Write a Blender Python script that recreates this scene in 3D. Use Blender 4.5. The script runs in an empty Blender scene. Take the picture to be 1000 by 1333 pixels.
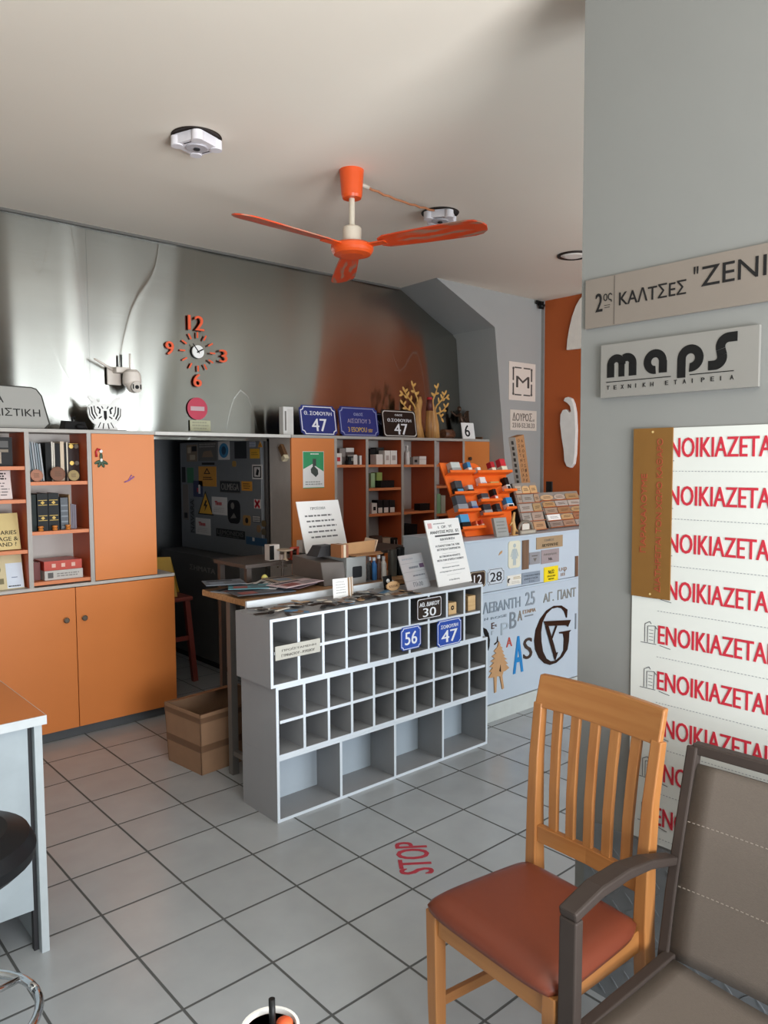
import bpy, bmesh, math, random
from mathutils import Matrix, Vector
random.seed(7)
R = math.radians
C = bpy.context.scene.collection
SC = bpy.context.scene

# ------------------------------------------------------------------ camera, world, light, exposure
CAM_H, FPX = 1.55, 983.35
YAW, PITCH, ROLL = R(41.615), R(-3.816), R(-0.303)
_f = Vector((math.sin(YAW)*math.cos(PITCH), math.cos(YAW)*math.cos(PITCH), math.sin(PITCH)))
_r = Vector((math.cos(YAW), -math.sin(YAW), 0)); _u = _r.cross(_f)
_c, _s = math.cos(ROLL), math.sin(ROLL)
_r, _u = _c*_r + _s*_u, -_s*_r + _c*_u
EYE = Vector((0, 0, CAM_H))
cd = bpy.data.cameras.new('camera'); cam = bpy.data.objects.new('camera', cd); C.objects.link(cam)
cam.matrix_world = Matrix(((_r.x, _u.x, -_f.x, 0), (_r.y, _u.y, -_f.y, 0), (_r.z, _u.z, -_f.z, CAM_H), (0, 0, 0, 1)))
cd.sensor_fit = 'HORIZONTAL'; cd.sensor_width = 36; cd.lens = FPX/1000*36; cd.clip_start = 0.02
SC.camera = cam
SC.view_settings.view_transform = 'Standard'; SC.view_settings.look = 'None'
SC.view_settings.gamma = 1; SC.view_settings.use_curve_mapping = False
SC.view_settings.exposure = EXPOSURE = 0.24
SC.cycles.max_bounces = 8; SC.cycles.diffuse_bounces = 5; SC.cycles.glossy_bounces = 4
SC.cycles.use_denoising = True; SC.cycles.caustics_reflective = False; SC.cycles.caustics_refractive = False
SC.cycles.sample_clamp_indirect = 6

W = bpy.data.worlds.new('daylight'); SC.world = W; W.use_nodes = True
_bg = W.node_tree.nodes['Background']; _bg.inputs[0].default_value = (0.72, 0.86, 1.0, 1); _bg.inputs[1].default_value = 1.1

def area(name, x0, x1, z0, z1, y, power, col=(0.86, 0.94, 1.0), tilt=0):
    l = bpy.data.lights.new(name, 'AREA'); l.shape = 'RECTANGLE'; l.size = x1-x0; l.size_y = z1-z0
    l.energy = power; l.color = col
    o = bpy.data.objects.new(name, l); C.objects.link(o)
    o.location = ((x0+x1)/2, y, (z0+z1)/2); o.rotation_euler = (R(90+tilt), 0, 0)
    return o
# daylight through the shop front, one light outside each window, plus added narrow strips
FRONT = -1.7
area('daylight_main_window', -0.1, 1.55, 0.35, 2.1, FRONT-0.12, 225, (0.97, 0.98, 1.0), 40)
area('daylight_side_glazing', 2.65, 5.3, 0.35, 2.65, FRONT-0.14, 85, (0.9, 0.96, 1.0), 20)
for _x0, _x1, _p in ((2.84, 2.94, 7), (3.84, 3.96, 8), (4.12, 4.2, 6)): area('daylight_streak_strip', _x0, _x1, 0.35, 2.65, FRONT-0.12, _p, (0.88, 0.95, 1.0), 8)  # strips added to put bright streaks in the metal wall; no blinds here

# ------------------------------------------------------------------ pixel of the photo -> point on a plane of the room
def ray(px, py): return _f + (px-500)/FPX*_r - (py-666.5)/FPX*_u
def onx(px, py, X): d = ray(px, py); return EYE + d*(X/d.x)
def ony(px, py, Y): d = ray(px, py); return EYE + d*(Y/d.y)
def onz(px, py, Z): d = ray(px, py); return EYE + d*((Z-CAM_H)/d.z)
def onT(T, px, py):
    """local (x, z) where the view ray meets the local y=0 plane of frame T"""
    I = T.inverted(); o = I @ EYE; d = I.to_3x3() @ ray(px, py); t = -o.y/d.y
    p = o + d*t
    return p.x, p.z
def frame(loc, rz=0, tilt=0, roll=0):
    return Matrix.Translation(loc) @ Matrix.Rotation(R(rz), 4, 'Z') @ Matrix.Rotation(R(-tilt), 4, 'X') @ Matrix.Rotation(R(roll), 4, 'Y')

# ------------------------------------------------------------------ materials
def lin(h):
    h = h.lstrip('#'); v = [int(h[i:i+2], 16)/255 for i in (0, 2, 4)]
    return tuple((c/12.92 if c <= 0.04045 else ((c+0.055)/1.055)**2.4) for c in v) + (1,)
_mats = {}
def mat(h, rough=0.5, metal=0.0, var=0.06, scale=18, spec=None, bump=0.0, stretch=(1, 1, 1), coat=0):
    if spec is None: spec = 0.2 if max(lin(h)[:3]) < 0.06 else 0.5      # matt finish for the near-black things
    key = (h, rough, metal, var, scale, spec, bump, stretch, coat)
    if key in _mats: return _mats[key]
    m = bpy.data.materials.new('mat_'+h.strip('#')); m.use_nodes = True; nt = m.node_tree
    b = nt.nodes['Principled BSDF']; c = lin(h)
    tc = nt.nodes.new('ShaderNodeTexCoord'); mp = nt.nodes.new('ShaderNodeMapping'); mp.inputs['Scale'].default_value = stretch
    n = nt.nodes.new('ShaderNodeTexNoise'); n.inputs['Scale'].default_value = scale; n.inputs['Detail'].default_value = 4
    nt.links.new(tc.outputs['Object'], mp.inputs[0]); nt.links.new(mp.outputs[0], n.inputs['Vector'])
    mx = nt.nodes.new('ShaderNodeMix'); mx.data_type = 'RGBA'
    mx.inputs[6].default_value = tuple(x*(1-var*1.6) for x in c[:3])+(1,); mx.inputs[7].default_value = tuple(min(1, x*(1+var*1.6)) for x in c[:3])+(1,)
    nt.links.new(n.outputs['Fac'], mx.inputs[0]); nt.links.new(mx.outputs[2], b.inputs['Base Color'])
    b.inputs['Roughness'].default_value = rough; b.inputs['Metallic'].default_value = metal
    b.inputs['Specular IOR Level'].default_value = spec; b.inputs['Coat Weight'].default_value = coat
    if bump:
        bp = nt.nodes.new('ShaderNodeBump'); bp.inputs['Strength'].default_value = bump; bp.inputs['Distance'].default_value = 0.004
        nt.links.new(n.outputs['Fac'], bp.inputs['Height']); nt.links.new(bp.outputs[0], b.inputs['Normal'])
    _mats[key] = m
    return m
def glass_mat():
    m = bpy.data.materials.new('clear_plastic'); m.use_nodes = True; b = m.node_tree.nodes['Principled BSDF']
    b.inputs['Base Color'].default_value = (0.9, 0.93, 0.94, 1); b.inputs['Roughness'].default_value = 0.06
    b.inputs['Transmission Weight'].default_value = 0.92; b.inputs['IOR'].default_value = 1.12
    return m
def wood(h1, h2, rough=0.38, sc=5, along='Z'):
    key = ('wood', h1, h2, rough, sc, along)
    if key in _mats: return _mats[key]
    m = bpy.data.materials.new('wood'); m.use_nodes = True; nt = m.node_tree; b = nt.nodes['Principled BSDF']
    tc = nt.nodes.new('ShaderNodeTexCoord'); mp = nt.nodes.new('ShaderNodeMapping')
    mp.inputs['Scale'].default_value = {'Z': (14, 14, 0.9), 'X': (0.9, 14, 14), 'Y': (14, 0.9, 14)}[along]
    n = nt.nodes.new('ShaderNodeTexNoise'); n.inputs['Scale'].default_value = sc; n.inputs['Detail'].default_value = 6; n.inputs['Distortion'].default_value = 0.6
    cr = nt.nodes.new('ShaderNodeValToRGB'); cr.color_ramp.elements[0].position = 0.32; cr.color_ramp.elements[1].position = 0.68
    cr.color_ramp.elements[0].color = lin(h1); cr.color_ramp.elements[1].color = lin(h2)
    nt.links.new(tc.outputs['Object'], mp.inputs[0]); nt.links.new(mp.outputs[0], n.inputs['Vector']); nt.links.new(n.outputs['Fac'], cr.inputs[0])
    nt.links.new(cr.outputs[0], b.inputs['Base Color']); b.inputs['Roughness'].default_value = rough
    _mats[key] = m
    return m
def tile_mat(s, ox, oy):
    m = bpy.data.materials.new('floor_tiles'); m.use_nodes = True; nt = m.node_tree; b = nt.nodes['Principled BSDF']
    N = nt.nodes.new; L = nt.links.new
    geo = N('ShaderNodeNewGeometry'); mp = N('ShaderNodeMapping'); mp.vector_type = 'POINT'
    mp.inputs['Location'].default_value = (-ox/s+50, -oy/s+50, 0); mp.inputs['Scale'].default_value = (1/s, 1/s, 1)
    L(geo.outputs['Position'], mp.inputs[0])
    sep = N('ShaderNodeSeparateXYZ'); L(mp.outputs[0], sep.inputs[0])
    def edge(o):
        f = N('ShaderNodeMath'); f.operation = 'FRACT'; L(o, f.inputs[0])
        a = N('ShaderNodeMath'); a.operation = 'SUBTRACT'; L(f.outputs[0], a.inputs[0]); a.inputs[1].default_value = 0.5
        c = N('ShaderNodeMath'); c.operation = 'ABSOLUTE'; L(a.outputs[0], c.inputs[0])
        return c.outputs[0]
    mxx = N('ShaderNodeMath'); mxx.operation = 'MAXIMUM'; L(edge(sep.outputs[0]), mxx.inputs[0]); L(edge(sep.outputs[1]), mxx.inputs[1])
    g = N('ShaderNodeMapRange'); g.inputs[1].default_value = 0.483; g.inputs[2].default_value = 0.488; L(mxx.outputs[0], g.inputs[0])
    fl = N('ShaderNodeVectorMath'); fl.operation = 'FLOOR'; L(mp.outputs[0], fl.inputs[0])
    wn = N('ShaderNodeTexWhiteNoise'); L(fl.outputs[0], wn.inputs['Vector'])
    n = N('ShaderNodeTexNoise'); n.inputs['Scale'].default_value = 7; n.inputs['Detail'].default_value = 6; L(geo.outputs['Position'], n.inputs['Vector'])
    add = N('ShaderNodeMath'); add.operation = 'MULTIPLY_ADD'; L(wn.outputs[0], add.inputs[0]); add.inputs[1].default_value = 0.35; L(n.outputs[0], add.inputs[2])
    mx = N('ShaderNodeMix'); mx.data_type = 'RGBA'; mx.inputs[6].default_value = lin('#979c9f'); mx.inputs[7].default_value = lin('#a8adb0'); L(add.outputs[0], mx.inputs[0])
    mg = N('ShaderNodeMix'); mg.data_type = 'RGBA'; mg.inputs[7].default_value = lin('#4f5252'); L(mx.outputs[2], mg.inputs[6]); L(g.outputs[0], mg.inputs[0])
    L(mg.outputs[2], b.inputs['Base Color'])
    rr = N('ShaderNodeMapRange'); rr.inputs[3].default_value = 0.2; rr.inputs[4].default_value = 0.8; L(g.outputs[0], rr.inputs[0]); L(rr.outputs[0], b.inputs['Roughness'])
    bp = N('ShaderNodeBump'); bp.invert = True; bp.inputs['Strength'].default_value = 0.5; bp.inputs['Distance'].default_value = 0.003
    L(g.outputs[0], bp.inputs['Height']); L(bp.outputs[0], b.inputs['Normal'])
    return m
def sheet_metal_mat():
    m = bpy.data.materials.new('brushed_sheet_metal'); m.use_nodes = True; nt = m.node_tree; b = nt.nodes['Principled BSDF']
    N = nt.nodes.new; L = nt.links.new
    geo = N('ShaderNodeNewGeometry')
    mp = N('ShaderNodeMapping'); mp.inputs['Scale'].default_value = (1.5, 1, 60); L(geo.outputs['Position'], mp.inputs[0])
    n = N('ShaderNodeTexNoise'); n.inputs['Scale'].default_value = 2.0; n.inputs['Detail'].default_value = 3; L(mp.outputs[0], n.inputs['Vector'])
    b.inputs['Metallic'].default_value = 1.0; b.inputs['Base Color'].default_value = lin('#a5a49d')
    r = N('ShaderNodeMapRange'); r.inputs[3].default_value = 0.15; r.inputs[4].default_value = 0.2; L(n.outputs[0], r.inputs[0]); L(r.outputs[0], b.inputs['Roughness'])
    tg = N('ShaderNodeTangent'); tg.direction_type = 'RADIAL'; tg.axis = 'Z'; L(tg.outputs[0], b.inputs['Tangent'])
    b.inputs['Anisotropic'].default_value = 1.0; b.inputs['Anisotropic Rotation'].default_value = 0.25
    bp = N('ShaderNodeBump'); bp.inputs['Strength'].default_value = 0.03; bp.inputs['Distance'].default_value = 0.002; L(n.outputs[0], bp.inputs['Height']); L(bp.outputs[0], b.inputs['Normal'])
    return m
def plate_mat():
    m = bpy.data.materials.new('diamond_plate'); m.use_nodes = True; nt = m.node_tree; b = nt.nodes['Principled BSDF']
    N = nt.nodes.new; L = nt.links.new
    b.inputs['Base Color'].default_value = lin('#797d80'); b.inputs['Roughness'].default_value = 0.4; b.inputs['Metallic'].default_value = 0.35
    return m

GREY = mat('#8f9092', 0.5, var=0.02); GREY_EDGE = mat('#d2dae2', 0.42, var=0.02)
ORANGE = mat('#d07b3c', 0.42, var=0.03, scale=5); SHADED_ORANGE = mat('#b8532a', 0.5, var=0.04, scale=5)  # second tone: the same orange with the shelf sides' shade put into its colour
LIGHTBACK = mat('#b9b3ad', 0.55, var=0.02)
PLASTER = mat('#b9bbb8', 0.8, var=0.03, scale=3, bump=0.15)
WHITE = mat('#e9e9e6', 0.5, var=0.01); PAPER = mat('#efeeec', 0.7, var=0.015)
BLACK = mat('#141414', 0.45, var=0.05); INK = mat('#1b1a1a', 0.6, var=0.02)
DARK = mat('#2c2c2e', 0.5); STEEL = mat('#a9adb0', 0.28, 1.0, 0.04); ALU = mat('#c3c4c3', 0.38, 0.7, 0.03)
BRASS = mat('#b99a55', 0.35, 0.85); BROWN = mat('#5a3b28', 0.5); TAN = mat('#c79a68', 0.55, var=0.08)
FANORANGE = mat('#e4571f', 0.35, var=0.05); CARD = mat('#a5805f', 0.75, var=0.06); NAVY = mat('#1f2f77', 0.3, var=0.03)
BLUE = mat('#2148a5', 0.28, var=0.03); CYAN = mat('#2b8fc4', 0.4, var=0.04); RED = mat('#b8202c', 0.45, var=0.03)
CLEAR = glass_mat()

GLYPHS = str.maketrans('ΑΒΕΖΗΙΚΜΝΟΡΤΥΧΦκ', 'ABEZHIKMNOPTYX\u233dk')   # letter shapes shared by both alphabets
# ------------------------------------------------------------------ mesh builder
class MB:
    def __init__(s, m=None): s.v, s.f, s.mi, s.sm, s.mats, s.cur, s.M = [], [], [], [], [], 0, None; s.use(m or GREY)
    def use(s, m):
        if m not in s.mats: s.mats.append(m)
        s.cur = s.mats.index(m); return s
    def add(s, vs, fs, smooth=False):
        k = len(s.v)
        s.v += [tuple(s.M @ Vector(p)) for p in vs] if s.M else [tuple(p) for p in vs]
        for f in fs: s.f.append([k+i for i in f]); s.mi.append(s.cur); s.sm.append(smooth)
        return s
    def box(s, x0, x1, y0, y1, z0, z1):
        return s.add([(x0,y0,z0),(x1,y0,z0),(x1,y1,z0),(x0,y1,z0),(x0,y0,z1),(x1,y0,z1),(x1,y1,z1),(x0,y1,z1)],
                     [(0,3,2,1),(4,5,6,7),(0,1,5,4),(1,2,6,5),(2,3,7,6),(3,0,4,7)])
    def hexa(s, a, b):   # two quads (lists of 4 points), bottom and top
        return s.add(list(a)+list(b), [(0,3,2,1),(4,5,6,7),(0,1,5,4),(1,2,6,5),(2,3,7,6),(3,0,4,7)])
    def prism(s, poly, y0, y1):      # outline in x,z
        n = len(poly)
        ar = sum(poly[i][0]*poly[(i+1)%n][1]-poly[(i+1)%n][0]*poly[i][1] for i in range(n))
        if ar < 0: poly = poly[::-1]
        vs = [(x,y0,z) for x,z in poly]+[(x,y1,z) for x,z in poly]
        return s.add(vs, [tuple(range(n)), tuple(range(2*n-1,n-1,-1))]+[((i+1)%n,i,i+n,(i+1)%n+n) for i in range(n)])
    def zprism(s, poly, z0, z1):     # outline in x,y
        n = len(poly)
        ar = sum(poly[i][0]*poly[(i+1)%n][1]-poly[(i+1)%n][0]*poly[i][1] for i in range(n))
        if ar < 0: poly = poly[::-1]
        vs = [(x,y,z0) for x,y in poly]+[(x,y,z1) for x,y in poly]
        return s.add(vs, [tuple(range(n-1,-1,-1)), tuple(range(n,2*n))]+[(i,(i+1)%n,(i+1)%n+n,i+n) for i in range(n)])
    def tube(s, pts, r, n=12, r1=None):
        pts = [Vector(p) for p in pts]; m = len(pts); vs = []; up = None
        for i, p in enumerate(pts):
            t = (pts[min(i+1,m-1)]-pts[max(i-1,0)]).normalized()
            if up is None: up = Vector((0,0,1)) if abs(t.z) < 0.9 else Vector((1,0,0))
            a = t.cross(up).normalized(); bb = a.cross(t); up = bb
            rr = r[i] if isinstance(r, (list, tuple)) else (r + (r1-r)*i/(m-1) if r1 is not None else r)
            for k in range(n):
                q = 2*math.pi*k/n; vs.append(p+a*rr*math.cos(q)+bb*rr*math.sin(q))
        fs = [(i*n+k, i*n+(k+1)%n, (i+1)*n+(k+1)%n, (i+1)*n+k) for i in range(m-1) for k in range(n)]
        s.add(vs, fs, True); k0 = len(s.v)-len(vs)
        for c in (list(range(n))[::-1], [(m-1)*n+k for k in range(n)]):
            s.f.append([k0+i for i in c]); s.mi.append(s.cur); s.sm.append(False)
        return s
    def bar(s, pts, w, d, up=(0,0,1)):   # rectangular section swept along points
        pts = [Vector(p) for p in pts]; m = len(pts); vs = []; U = Vector(up)
        for i, p in enumerate(pts):
            t = (pts[min(i+1,m-1)]-pts[max(i-1,0)]).normalized(); a = t.cross(U).normalized(); bb = a.cross(t)
            ww = w[i] if isinstance(w, (list, tuple)) else w; dd = d[i] if isinstance(d, (list, tuple)) else d
            vs += [p+a*ww/2+bb*dd/2, p-a*ww/2+bb*dd/2, p-a*ww/2-bb*dd/2, p+a*ww/2-bb*dd/2]
        fs = [(3,2,1,0), tuple((m-1)*4+k for k in range(4))] + [(i*4+k, i*4+(k+1)%4, (i+1)*4+(k+1)%4, (i+1)*4+k) for i in range(m-1) for k in range(4)]
        return s.add(vs, fs)
    def cyl(s, c, r, z0, z1, n=28, r1=None): return s.lathe([(0,z0),(r,z0),(r if r1 is None else r1,z1),(0,z1)], c, n)
    def disc(s, x, z, r, y0, y1, n=28): return s.prism([(x+r*math.cos(2*math.pi*k/n), z+r*math.sin(2*math.pi*k/n)) for k in range(n)], y0, y1)
    def lathe(s, prof, c=(0,0), n=28, smooth=True):
        for (r0,z0),(r1,z1) in zip(prof[:-1], prof[1:]):
            vs = []; fs = []
            for k in range(n):
                q = 2*math.pi*k/n; vs.append((c[0]+r0*math.cos(q), c[1]+r0*math.sin(q), z0))
            for k in range(n):
                q = 2*math.pi*k/n; vs.append((c[0]+r1*math.cos(q), c[1]+r1*math.sin(q), z1))
            if r0 < 1e-6: fs = [(0, n+(k), n+(k+1)%n) for k in range(n)] if False else [tuple(range(n, 2*n))[::-1]]
            elif r1 < 1e-6: fs = [tuple(range(n))]
            else: fs = [(k,(k+1)%n,n+(k+1)%n,n+k) for k in range(n)]
            s.add(vs, fs, smooth and abs(z1-z0) > 1e-6 and r0 > 1e-6 and r1 > 1e-6)
        return s
    def ell(s, c, rx, ry, rz, n=20, m=12):
        vs = []; fs = []
        for j in range(m+1):
            t = math.pi*j/m
            for k in range(n):
                q = 2*math.pi*k/n; vs.append((c[0]+rx*math.sin(t)*math.cos(q), c[1]+ry*math.sin(t)*math.sin(q), c[2]+rz*math.cos(t)))
        for j in range(m):
            for k in range(n): fs.append((j*n+k,(j+1)*n+k,(j+1)*n+(k+1)%n,j*n+(k+1)%n))
        return s.add(vs, fs, True)
    def text(s, body, x0, z0, w, h, m, y=0.0, depth=0.0012, bold=0.0, flat=False, rot=0):
        """writing filling the box x0..x0+w, z0..z0+h on the plane y, facing -y"""
        cu = bpy.data.curves.new('t', 'FONT'); cu.body = body.translate(GLYPHS); cu.extrude = 0.01; cu.resolution_u = 3
        o = bpy.data.objects.new('t', cu); C.objects.link(o); bpy.context.view_layer.update()
        me = bpy.data.meshes.new_from_object(o.evaluated_get(bpy.context.evaluated_depsgraph_get()))
        vs = [v.co.copy() for v in me.vertices]; fs = [tuple(p.vertices) for p in me.polygons]
        bpy.data.objects.remove(o); bpy.data.curves.remove(cu); bpy.data.meshes.remove(me)
        if not vs: return s
        if rot: vs = [Vector((-v.y, v.x, v.z)) if rot == 90 else Vector((v.y, -v.x, v.z)) for v in vs]
        xs = [v.x for v in vs]; ys = [v.y for v in vs]; sx = w/max(1e-6, max(xs)-min(xs)); sy = h/max(1e-6, max(ys)-min(ys))
        a, b2 = min(xs), min(ys)
        old = s.cur; s.use(m)
        nc = 3 if bold > 0.02 else 2 if bold > 0 else 1; g = min(0.035*h*min(1, bold/0.03), 0.1*w) if bold else 0
        if rot: g = 0; nc = 1
        sx *= (w-g)/w
        for k in range(nc):      # heavier lettering: the strokes thickened sideways
            s.add([(x0+(v.x-a)*sx+(g*k/(nc-1) if nc > 1 else 0), y-(v.z+0.01)*(depth+0.0001*k)/0.02, z0+(v.y-b2)*sy) for v in vs], fs)
        s.cur = old
        return s
    def lines(s, x0, x1, z0, z1, n, m, y=0.0, frac=0.45, seed=1):
        """rows of small print"""
        rnd = random.Random(seed); old = s.cur; s.use(m); st = (z1-z0)/n
        for i in range(n):
            z = z1-(i+0.5)*st; x = x0 + rnd.random()*0.1*(x1-x0); e = x1-rnd.random()*0.15*(x1-x0)
            while x < e:
                l = (x1-x0)*(0.06+0.12*rnd.random()); s.box(x, min(x+l, e), y-0.0008, y, z-st*frac/2, z+st*frac/2); x += l+(x1-x0)*0.03
        s.cur = old; return s
    def obj(s, name, parent=None, bevel=0, seg=2):
        me = bpy.data.meshes.new(name); me.from_pydata(s.v, [], s.f)
        for m in s.mats: me.materials.append(m)
        me.polygons.foreach_set('material_index', s.mi); me.polygons.foreach_set('use_smooth', s.sm); me.update()
        bm = bmesh.new(); bm.from_mesh(me); bmesh.ops.recalc_face_normals(bm, faces=bm.faces); bm.to_mesh(me); bm.free()
        o = bpy.data.objects.new(name, me); C.objects.link(o)
        if parent: o.parent = parent
        if bevel:
            bv = o.modifiers.new('bevel', 'BEVEL'); bv.width = bevel; bv.segments = seg; bv.limit_method = 'ANGLE'; bv.angle_limit = R(50)
        return o

def tag(o, label, cat, group=None, kind=None, T=None):
    o['label'] = label; o['category'] = cat
    if group: o['group'] = group
    if kind: o['kind'] = kind
    if T is not None: o.matrix_world = T
    return o
def thing(name, label, cat, T=None, group=None):
    o = bpy.data.objects.new(name, None); C.objects.link(o); o.empty_display_size = 0.05
    return tag(o, label, cat, group, None, T if T is not None else Matrix.Identity(4))
def struct(b, name, bevel=0):
    o = b.obj(name, None, bevel); o['kind'] = 'structure'; o['label'] = name.replace('_', ' '); return o
def rrect(x0, x1, z0, z1, r, n=5):
    p = []
    for cx, cz, a in ((x1-r, z0+r, -90), (x1-r, z1-r, 0), (x0+r, z1-r, 90), (x0+r, z0+r, 180)):
        for k in range(n+1):
            q = R(a+90*k/n); p.append((cx+r*math.cos(q), cz+r*math.sin(q)))
    return p
def notch(x0, x1, z0, z1, r, n=5):   # plate outline with scooped corners
    p = []
    for cx, cz, a in ((x1, z0, 180), (x1, z1, 270), (x0, z1, 0), (x0, z0, 90)):
        for k in range(n+1):
            q = R(a-90*k/n); p.append((cx+r*math.cos(q), cz+r*math.sin(q)))
    return p
def chamf(x0, x1, z0, z1, c): return [(x0+c,z0),(x1-c,z0),(x1,z0+c),(x1,z1-c),(x1-c,z1),(x0+c,z1),(x0,z1-c),(x0,z0+c)]
def ring(b, outer, inner, y0, y1):
    n = len(outer)
    for i in range(n):
        j = (i+1) % n
        a, bb, c, d = outer[i], outer[j], inner[j], inner[i]
        b.hexa([(a[0],y1,a[1]),(bb[0],y1,bb[1]),(c[0],y1,c[1]),(d[0],y1,d[1])], [(a[0],y0,a[1]),(bb[0],y0,bb[1]),(c[0],y0,c[1]),(d[0],y0,d[1])])

# ================================================================== THE ROOM
CEIL = 2.957; MW = 4.6          # ceiling height, metal wall plane
PX = 1.863                      # pillar face
b = MB(tile_mat(0.3009, 0.9279, 2.8177)); b.box(-1.5, 5.8, -1.9, 6.9, -0.06, 0); struct(b, 'floor')
b = MB(mat('#e9e1d3', 0.85, var=0.015, scale=2)); b.box(-1.5, 5.8, -1.9, MW+0.2, CEIL, CEIL+0.08); struct(b, 'ceiling')
b = MB(PLASTER); b.box(-1.6, -1.5, -1.9, 6.9, -0.06, CEIL+0.08); struct(b, 'wall_left')
# back wall carcass with the storeroom opening
b = MB(mat('#4a4644', 0.8))
b.box(-1.5, 2.0, MW+0.02, MW+0.045, 0, CEIL); b.box(2.972, 5.8, MW+0.02, MW+0.045, 0, CEIL); b.box(2.0, 2.972, MW+0.02, MW+0.045, 1.735, CEIL)
struct(b, 'wall_back')
# brushed metal sheets covering the wall above the shelves, slightly buckled
SHEET = sheet_metal_mat()
def buckle(x, z):
    t = max(0, min(1, (x-1.2)/1.5))
    return (0.0045*(0.15+0.85*t)*math.sin(5.1*x+0.9*math.sin(1.6*z)) + 0.0035*math.sin(9.3*x-1.7*z+1)*t + 0.0008*math.sin(17*x+0.8*z)
            + 0.0035*math.sin(3.3*(z-1.75)+1.8*x)*t)
def sheet(name, xl, xr_of_z):
    b = MB(SHEET); nx, nz = 60, 30; vs = []; fs = []
    for j in range(nz+1):
        z = 1.7+(CEIL-0.012-1.7)*j/nz
        for i in range(nx+1):
            x = xl+(xr_of_z(z)-xl)*i/nx; vs.append((x, MW-0.008+buckle(x, z)-0.0, z))
    for j in range(nz):
        for i in range(nx):
            a = j*(nx+1)+i; fs.append((a, a+1, a+nx+2, a+nx+1))
    b.add(vs, fs, True); struct(b, name)
sheet('trim_1', -1.5, lambda z: 0.6245)
sheet('trim_2', 0.626, lambda z: 1.7245)
sheet('trim_3', 1.7255, lambda z: min(4.255+(CEIL-z)*2.02, 4.925+(2.628-z)*0.1))
b = MB(mat('#5d5b57', 0.6)); b.box(-1.5, 4.26, MW-0.03, MW-0.012, CEIL-0.014, CEIL); struct(b, 'trim_4')
# grey return and sloped soffit between the metal wall and the front grey wall
GW = mat('#a3a4a2', 0.75, var=0.03, scale=3, bump=0.1)
YN = 4.144
xr = lambda z: 4.925+(2.66-z)*0.125
zk = 2.66
b = MB(GW)
b.hexa([(xr(0), YN, 0), (6, YN, 0), (6, MW+0.02, 0), (xr(0), MW+0.02, 0)], [(xr(zk), YN, zk), (6, YN, zk), (6, MW+0.02, zk), (xr(zk), MW+0.02, zk)])
b.hexa([(xr(zk), YN, zk), (6, YN, zk), (6, MW+0.02, zk), (xr(zk), MW+0.02, zk)], [(4.232, YN, CEIL), (6, YN, CEIL), (6, MW+0.02, CEIL), (4.26, MW+0.02, CEIL)])
struct(b, 'wall_niche')
b = MB(mat('#b05624', 0.75, var=0.03, scale=3)); b.box(5.57, 5.68, 1.2, YN, 0, CEIL); b.use(GW); b.box(5.57, 5.68, -1.9, 1.2, 0, CEIL); struct(b, 'wall_right')
b = MB(mat('#8f8d8a', 0.6)); b.box(5.558, 5.57, YN-0.03, YN, 0, CEIL); struct(b, 'trim_5')
# pillar in the foreground with a tread plate skirting
b = MB(mat('#797a77', 0.7, var=0.03, scale=4, bump=0.12)); b.box(PX, PX+0.42, 0.2, 1.25, 0, CEIL); struct(b, 'pillar')
b = MB(plate_mat())
b.box(PX-0.006, PX-0.0005, 0.2, 1.215, 0, 0.507)
for j in range(13):
    for i in range(25):
        y = 0.23+i*0.04; z = 0.025+j*0.038; d = 1 if (i+j) % 2 else -1
        if y < 1.2 and z < 0.495:
            b.bar([(PX-0.0065, y-0.011, z-0.011*d), (PX-0.0075, y, z), (PX-0.0065, y+0.011, z+0.011*d)], [0.002, 0.006, 0.002], 0.003, (1, 0, 0))
struct(b, 'trim_6')
# shop front behind the camera: wall, frames and panes
b = MB(PLASTER)
for x0, x1 in ((-1.6, -1.4), (1.6, 2.6), (5.35, 5.8)): b.box(x0, x1, FRONT-0.06, FRONT+0.06, 0, CEIL)
for x0, x1 in ((-1.4, 1.6), (2.6, 5.35)): b.box(x0, x1, FRONT-0.06, FRONT+0.06, 2.7, CEIL); b.box(x0, x1, FRONT-0.06, FRONT+0.06, 0, 0.3)
struct(b, 'wall_front')
FR = mat('#7d8285', 0.4, 0.6)
for i, (x0, x1, nm) in enumerate(((-1.4, 1.6, 3), (2.6, 5.35, 3))):
    b = MB(FR)
    for k in range(nm+1):
        x = x0+0.025+(x1-x0-0.05)*k/nm; b.box(x-0.025, x+0.025, FRONT-0.03, FRONT+0.03, 0.3, 2.7)
    b.box(x0, x1, FRONT-0.03, FRONT+0.03, 0.3, 0.35); b.box(x0, x1, FRONT-0.03, FRONT+0.03, 2.65, 2.7)
    struct(b, 'window_%d' % (i+1))
# storeroom behind the opening
b = MB(mat('#84888c', 0.85)); b.box(0.9, 4.0, 6.75, 6.85, 0, 2.3); b.box(1.4, 1.5, MW+0.045, 6.75, 0, 2.3); b.box(3.7, 3.8, MW+0.045, 6.75, 0, 2.3); struct(b, 'wall_storeroom')
b = MB(mat('#6b6864', 0.85)); b.box(0.9, 4.0, MW+0.045, 6.85, 2.3, 2.36); struct(b, 'trim_7')

# ================================================================== FURNITURE
YC = 4.3   # front of the wall units
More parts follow.
